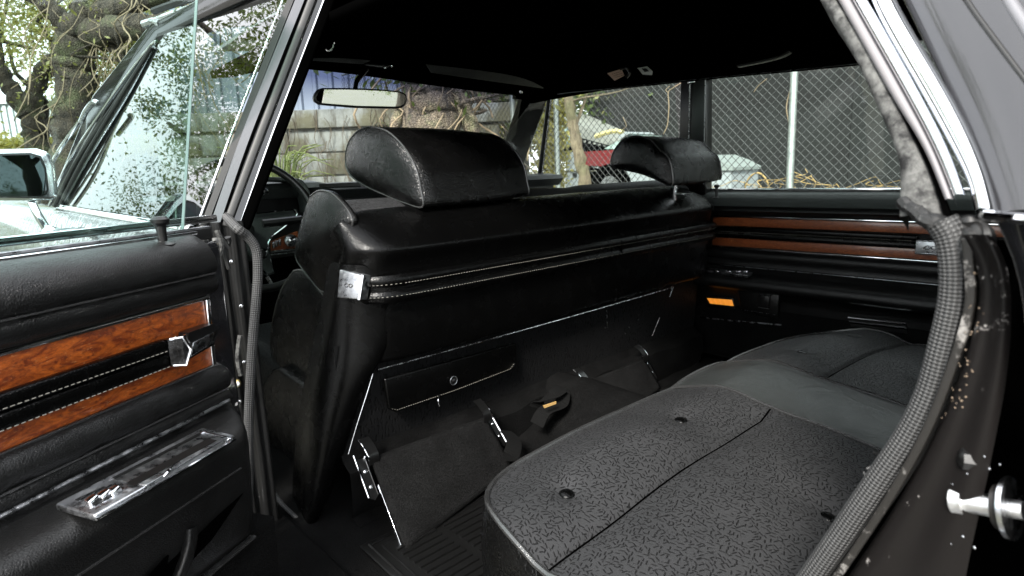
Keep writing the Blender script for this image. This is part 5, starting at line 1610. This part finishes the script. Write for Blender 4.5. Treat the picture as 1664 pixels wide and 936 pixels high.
# corrugated metal building above the wall
kc_ = NM('corrugated_steel', (.50, .56, .66), .45, .3); kc_.col(kc_.mix(kc_.noise(1.2, 5), (.12, .15, .20), (.22, .26, .33)))
DB = 12.0
s0, _ = s_of(380, 150, DB); s1, _ = s_of(680, 150, DB); sL = s0 - 2; sR = s1 + .1
cb = empty('metal_building', V(W3((sL + sR) / 2, DB + 1, 0)), 'pale blue corrugated metal building above the concrete wall', 'building')
n = int((sR - sL) / .30)
pan = MB(); L = []
base_ = bpy.data.meshes
for k in range(n):
    s = sL + k * .30
    pr = [(0, 0), (.19, 0), (.215, -.05), (.265, -.05), (.29, 0)]
    mb = MB()
    a = [W3(s + x, DB + y, .5) for x, y in pr]; b2 = [W3(s + x, DB + y, 6.5) for x, y in pr]
    mb.grid([a, b2], smooth=False)
    mb.build('wall_panel', kc_.m, cb, solid=.01, sharp=20)
wbox('building_core', sL, sR, DB + .05, DB + 4, 0, 6.4, m_black, cb)

# trees seen through the windshield
b = A(700, 245, 6.6)
make_tree('gnarled_tree', 'gnarled tree with aerial roots just right of the mirror through the windshield', [
    ([down(b), b, A(700, 190, 6.6), A(694, 150, 6.6), A(690, 118, 6.6), A(684, 80, 6.6)], .34, .22),
    ([down(A(640, 240, 6.5)), A(640, 235, 6.5), A(650, 180, 6.5), A(668, 140, 6.5), A(690, 100, 6.6)], .06, .05),
    ([down(A(770, 240, 6.6)), A(768, 230, 6.6), A(756, 180, 6.6), A(735, 135, 6.6), A(700, 100, 6.6)], .09, .07),
    ([down(A(722, 240, 6.4)), A(724, 235, 6.4), A(716, 180, 6.4), A(712, 120, 6.5)], .045, .04),
    ([A(700, 130, 6.6), A(760, 110, 6.8), A(840, 90, 7)], .12, .07)],
    [(*A(x, 70, 6.6), .7) for x in (620, 680, 740, 800)], 1200, 1, .05, 31, m_leaf_dark, bark('grey_bark', (.05, .04, .035), (.26, .21, .15)), vines=45, vr=(.005, .012), vlen=(.5, 1.2))
b = A(790, 240, 8.5)
make_tree('ivy_tree', 'brown leaning trunk between the gnarled tree and the windshield corner', [
    ([down(b), b, A(792, 200, 8.5), A(782, 160, 8.5), A(770, 120, 8.5), A(765, 60, 8.5)], .16, .13)],
    [(*A(x, y, 9), .6) for x, y in ((800, 170), (830, 150), (760, 140), (820, 190))], 2500, 1, .05, 32, m_leaf_dark, vines=30)
b = A(838, 240, 9.5)
make_tree('dark_tree', 'dark trunk close to the right corner of the windshield', [
    ([down(b), b, A(836, 180, 9.5), A(838, 120, 9.5), A(842, 60, 9.5)], .2, .18)],
    [(*A(x, y, 12), 1.0) for x, y in ((740, 205), (780, 200), (800, 150), (740, 150), (700, 160), (860, 140), (830, 110))], 7000, 1, .06, 33, m_leaf, vines=10)
tag(leaves([(*A(x, 222 + 6 * math.sin(x), 10.5), .4) for x in range(600, 900, 14)], 5200, .3, .05, 18, .5).build('weed_bank', m_grass, sharp=180), 'dry grass and weeds on the rise beyond the windshield trees', 'weeds', kind='stuff')
tag(leaves([(*A(x, y, 16), 1.6) for x in range(620, 1000, 30) for y in (130, 180)], 9000, 1, .09, 19, .6).build('distant_hedge', m_leaf_dark, sharp=180), 'distant dark green hedge across the view through the windshield', 'hedge', kind='stuff')

# ------------------------------------------------ chain-link fence on the right
XF = 4.9
fe = empty('chain_link_fence', (XF, 3, 0), 'chain link fence with steel posts beyond the far windows', 'fence')
FY0, FY1, ZT = -2.5, 9.0, 2.6
wm = MB(); pitch = .070; h2 = pitch / 2
m_wire = NM('galvanised_wire', (.05, .053, .052), .7).m
nz = int((ZT - .05) / h2)
vs, fs = [], []
r_ = .0029
k = 0
y = FY0
while y < FY1:
    for j in range(nz):
        ya, yb = (y, y + h2) if j % 2 == 0 else (y + h2, y)
        for (p, q) in (((ya, .05 + j * h2), (yb, .05 + (j + 1) * h2)), ((2 * y + pitch - ya, .05 + j * h2), (2 * y + pitch - yb, .05 + (j + 1) * h2))):
            xo = .002 if p[0] < q[0] else -.002
            o = len(vs)
            dx = (q[1] - p[1]); dy = -(q[0] - p[0]); Ln = math.hypot(dx, dy); dx *= r_ / Ln; dy *= r_ / Ln
            for (c0, c1) in (p, q):
                vs += [(XF + xo, c0 + dx, c1 + dy), (XF + xo, c0 - dx, c1 - dy), (XF + xo - r_ * 1.4, c0, c1)]
            fs += [(o, o + 1, o + 4, o + 3), (o + 1, o + 2, o + 5, o + 4), (o + 2, o, o + 3, o + 5)]
    y += pitch
wm.add(vs, fs, smooth=False)
tag(wm.build('wire_mesh', m_wire, fe, sharp=180), kind='stuff')
m_post = metal('galvanised_post', (.42, .46, .44), .45)
yp = P(1290, 200, X=XF - .04)[1]
for y in (yp, yp + 3.1, yp + 6.0, yp - 3):
    q = MB().tube([(XF - .045, y, 0), (XF - .045, y + .02, ZT + .05)], .028, 12).build('fence_post', m_post, fe)
MB().tube([(XF - .01, FY0, ZT), (XF - .01, FY1, ZT)], .02, 8).build('top_rail', m_post, fe)
# sapling and a dry vine on the fence
b = P(950, 298, X=4.5)
make_tree('sapling', 'slim pale trunk standing in front of the fence left of the red car', [
    ([down(b), b, P(945, 272, X=4.5), P(938, 235, X=4.5), P(930, 195, X=4.5), P(924, 158, X=4.5), P(915, 90, X=4.5)], .062, .045)],
    [(*P(x, 90, X=4.5), .5) for x in (880, 915, 940)], 500, 1, .05, 41, m_leaf, m_bark2)
vb = MB()
for Lp in ([(1108, 134), (1095, 142), (1086, 150), (1087, 170), (1086, 190), (1084, 205), (1078, 218)], [(1085, 150), (1082, 146), (1088, 140)], [(1290, 128), (1283, 150), (1278, 175), (1282, 200), (1285, 212)], [(1225, 150), (1232, 140), (1246, 128)], [(1012, 190), (1018, 204), (1012, 210)]):
    vb.tube(smooth_path(PP(Lp, X=XF - .01), 4), .0045 if len(Lp) > 4 else .003, 5)
tag(vb.build('dry_vine', m_vine, sharp=180), 'pale dry vine stems climbing the chain link fence', 'vine')
# dry brambles at the foot of the fence, right
vb = MB(); rs = random.Random(12)
for k in range(22):
    p = P(rs.uniform(1200, 1420), 310, X=5.4); q = [V(p)]
    for j in range(5): q.append(q[-1] + Vector((rs.uniform(-.1, .1), rs.uniform(-.2, .2), rs.uniform(-.06, .07))))
    vb.tube(smooth_path(q, 3), rs.uniform(.002, .005), 4)
vb.tube(smooth_path(PP([(1210, 305), (1218, 288), (1232, 281), (1244, 290), (1250, 306)], X=5.4), 4), .008, 5)
tag(vb.build('dry_brambles', NM('bramble', (.34, .24, .10), .9).m, sharp=180), 'tangle of dry brown brambles behind the fence below the post', 'brambles', kind='stuff')
# golden reeds along the corner
tag(leaves([(*P(897 + dx, y, X=5.6), .16) for y in range(165, 305, 12) for dx in (-4, 4)], 3000, .2, .04, 44, 1.2).build('golden_reeds', m_grass, sharp=180), 'narrow stand of golden reeds beside the windshield vent frame', 'reeds', kind='stuff')
MB().tube([P(907, 305, X=5.2), P(905, 240, X=5.2), P(903, 150, X=5.2), P(902, 120, X=5.2)], .03, 10).build('corner_post', m_post, fe)

# dark screened building
kd = NM('dark_screen', (.012, .015, .014), .9)
nn_ = kd.noise(.6, 5, .6); kd.col(kd.mix(kd.rng(nn_, .35, .65), (.0015, .002, .002), (.007, .010, .009)))
db = empty('dark_shed', (12, 1, 0), 'large dark screened shed filling the view behind the fence', 'building')
for k in range(22):
    y0 = -9 + k * 1.0
    if y0 > 9.6: break
    MB().box((12 + .02 * (k % 2), y0 + .5, 3.2), (.06, .985, 6.4)).build('screen_panel', kd.m, db)
MB().box((12.3, 0.5, 3.2), (.3, 19.2, 6.4)).build('shed_wall', m_black, db)
MB().box((11.4, 0.5, 6.5), (2.2, 19.6, .12)).build('shed_roof', kd.m, db)
# white canopy
cn_ = empty('canopy', V(P(930, 215, X=10.5)), 'white corrugated canopy roof left of the dark shed', 'canopy')
m_can = NM('canopy_white', (.24, .25, .23), .5).m
rq = [P(a, b, X=10.5) for a, b in ((860, 168), (900, 184), (1012, 236), (1000, 239), (900, 212), (860, 205))]
MB().plate(rq, (1, 0, 0), 1.2).build('roof_panel', m_can, cn_)
for k in range(18):
    a, b2 = P(862 + k * 8, 207 + k * 1.9, X=10.45), P(862 + k * 8, 214 + k * 1.6, X=10.45)
    MB().tube([a, b2], .03, 5).build('roof_flute', m_can, cn_)
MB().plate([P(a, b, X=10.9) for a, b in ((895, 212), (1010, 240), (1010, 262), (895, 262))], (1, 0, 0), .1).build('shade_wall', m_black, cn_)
MB().plate([P(a, b, X=10.3) for a, b in ((904, 204), (922, 204), (922, 236), (904, 236))], (1, 0, 0), .3).build('utility_box', NM('box_teal', (.3, .4, .4), .6).m, cn_)
MB().tube(smooth_path(PP([(968, 222), (985, 216), (1000, 213), (1012, 215)], X=10.2), 3), .05, 6).build('canopy_strut', NM('canopy_yellow', (.5, .45, .2), .5).m, cn_)

# red and white car behind the fence
rc = empty('parked_car', V(P(1040, 300, X=8)) * 1, 'old red and white car parked behind the fence, seen under the far headrest', 'car')
rc.location.z = 0
m_wp = NM('white_car_paint', (.26, .29, .30), .4, coat=.3).m
m_rp = NM('red_car_paint', (.13, .010, .012), .35, coat=.4).m
XC = 8.0
def cp(L, x=XC): return [P(a, b, X=x) for a, b in L]
def slab(name, L, mat, dx=0, th=.8, **k):
    q = cp(L, XC + dx)
    return MB().plate(q, (1, 0, 0), th).build(name, mat, rc, **k)
zb = P(960, 330, X=XC)[2]
low = cp([(919, 262), (921, 250), (928, 247), (945, 248), (952, 268), (978, 270), (1000, 262), (1030, 258), (1145, 255), (1170, 264), (1188, 275), (1189, 318)])
# wheel arch cut in the lower edge
wc_ = P(992, 306, X=XC); 
arch = [wc_ + np.array([0, .42 * math.cos(a), .42 * math.sin(a)]) for a in np.linspace(math.pi, 0, 9)]
l0 = cp([(919, 318)])
floorz = l0[0][2]
body = low + [P(1189, 318, X=XC)]
poly = low + [np.array([XC, arch[-1][1], floorz])] + arch[::-1] + [np.array([XC, arch[0][1], floorz])] + l0
MB().plate(poly, (1, 0, 0), .8).build('body', m_wp, rc)
slab('red_flank', [(943, 247), (1020, 242), (1080, 243), (1085, 258), (1030, 257), (1000, 262), (978, 270), (950, 269)], m_rp, -.02, .84)
slab('windshield_glass', [(981, 242), (1010, 226), (1040, 220), (1040, 243)], NM('greenish_glass', (.25, .35, .32), .1, coat=1).m, .1, .6)
slab('windshield_frame', [(1003, 222), (1017, 214), (1022, 217), (1008, 226)], m_wp, .05, .7)
slab('hood_panel', [(1146, 252), (1170, 261), (1190, 272), (1190, 277), (1146, 277)], NM('pale_hood', (.2, .23, .22), .4).m, -.03, .86)
wh = MB().disc(wc_ + np.array([.0, 0, 0]), (1, 0, 0), .34, .2, 28).build('wheel', m_rubber, rc)
MB().disc(wc_ + np.array([-.02, 0, 0]), (1, 0, 0), .2, .03, 24).build('hubcap', m_steel, wh)
MB().plate(cp([(930, 281), (936, 281), (936, 287), (930, 287)], XC - .03), (1, 0, 0), .03).build('side_marker', m_plastic, rc)
MB().tube([P(920, 278, X=XC - .01), P(970, 278, X=XC - .01)], .012, 6).build('body_line', m_steel, rc)
q = P(1040, 300, X=XC); 
# the far road strip behind the fence
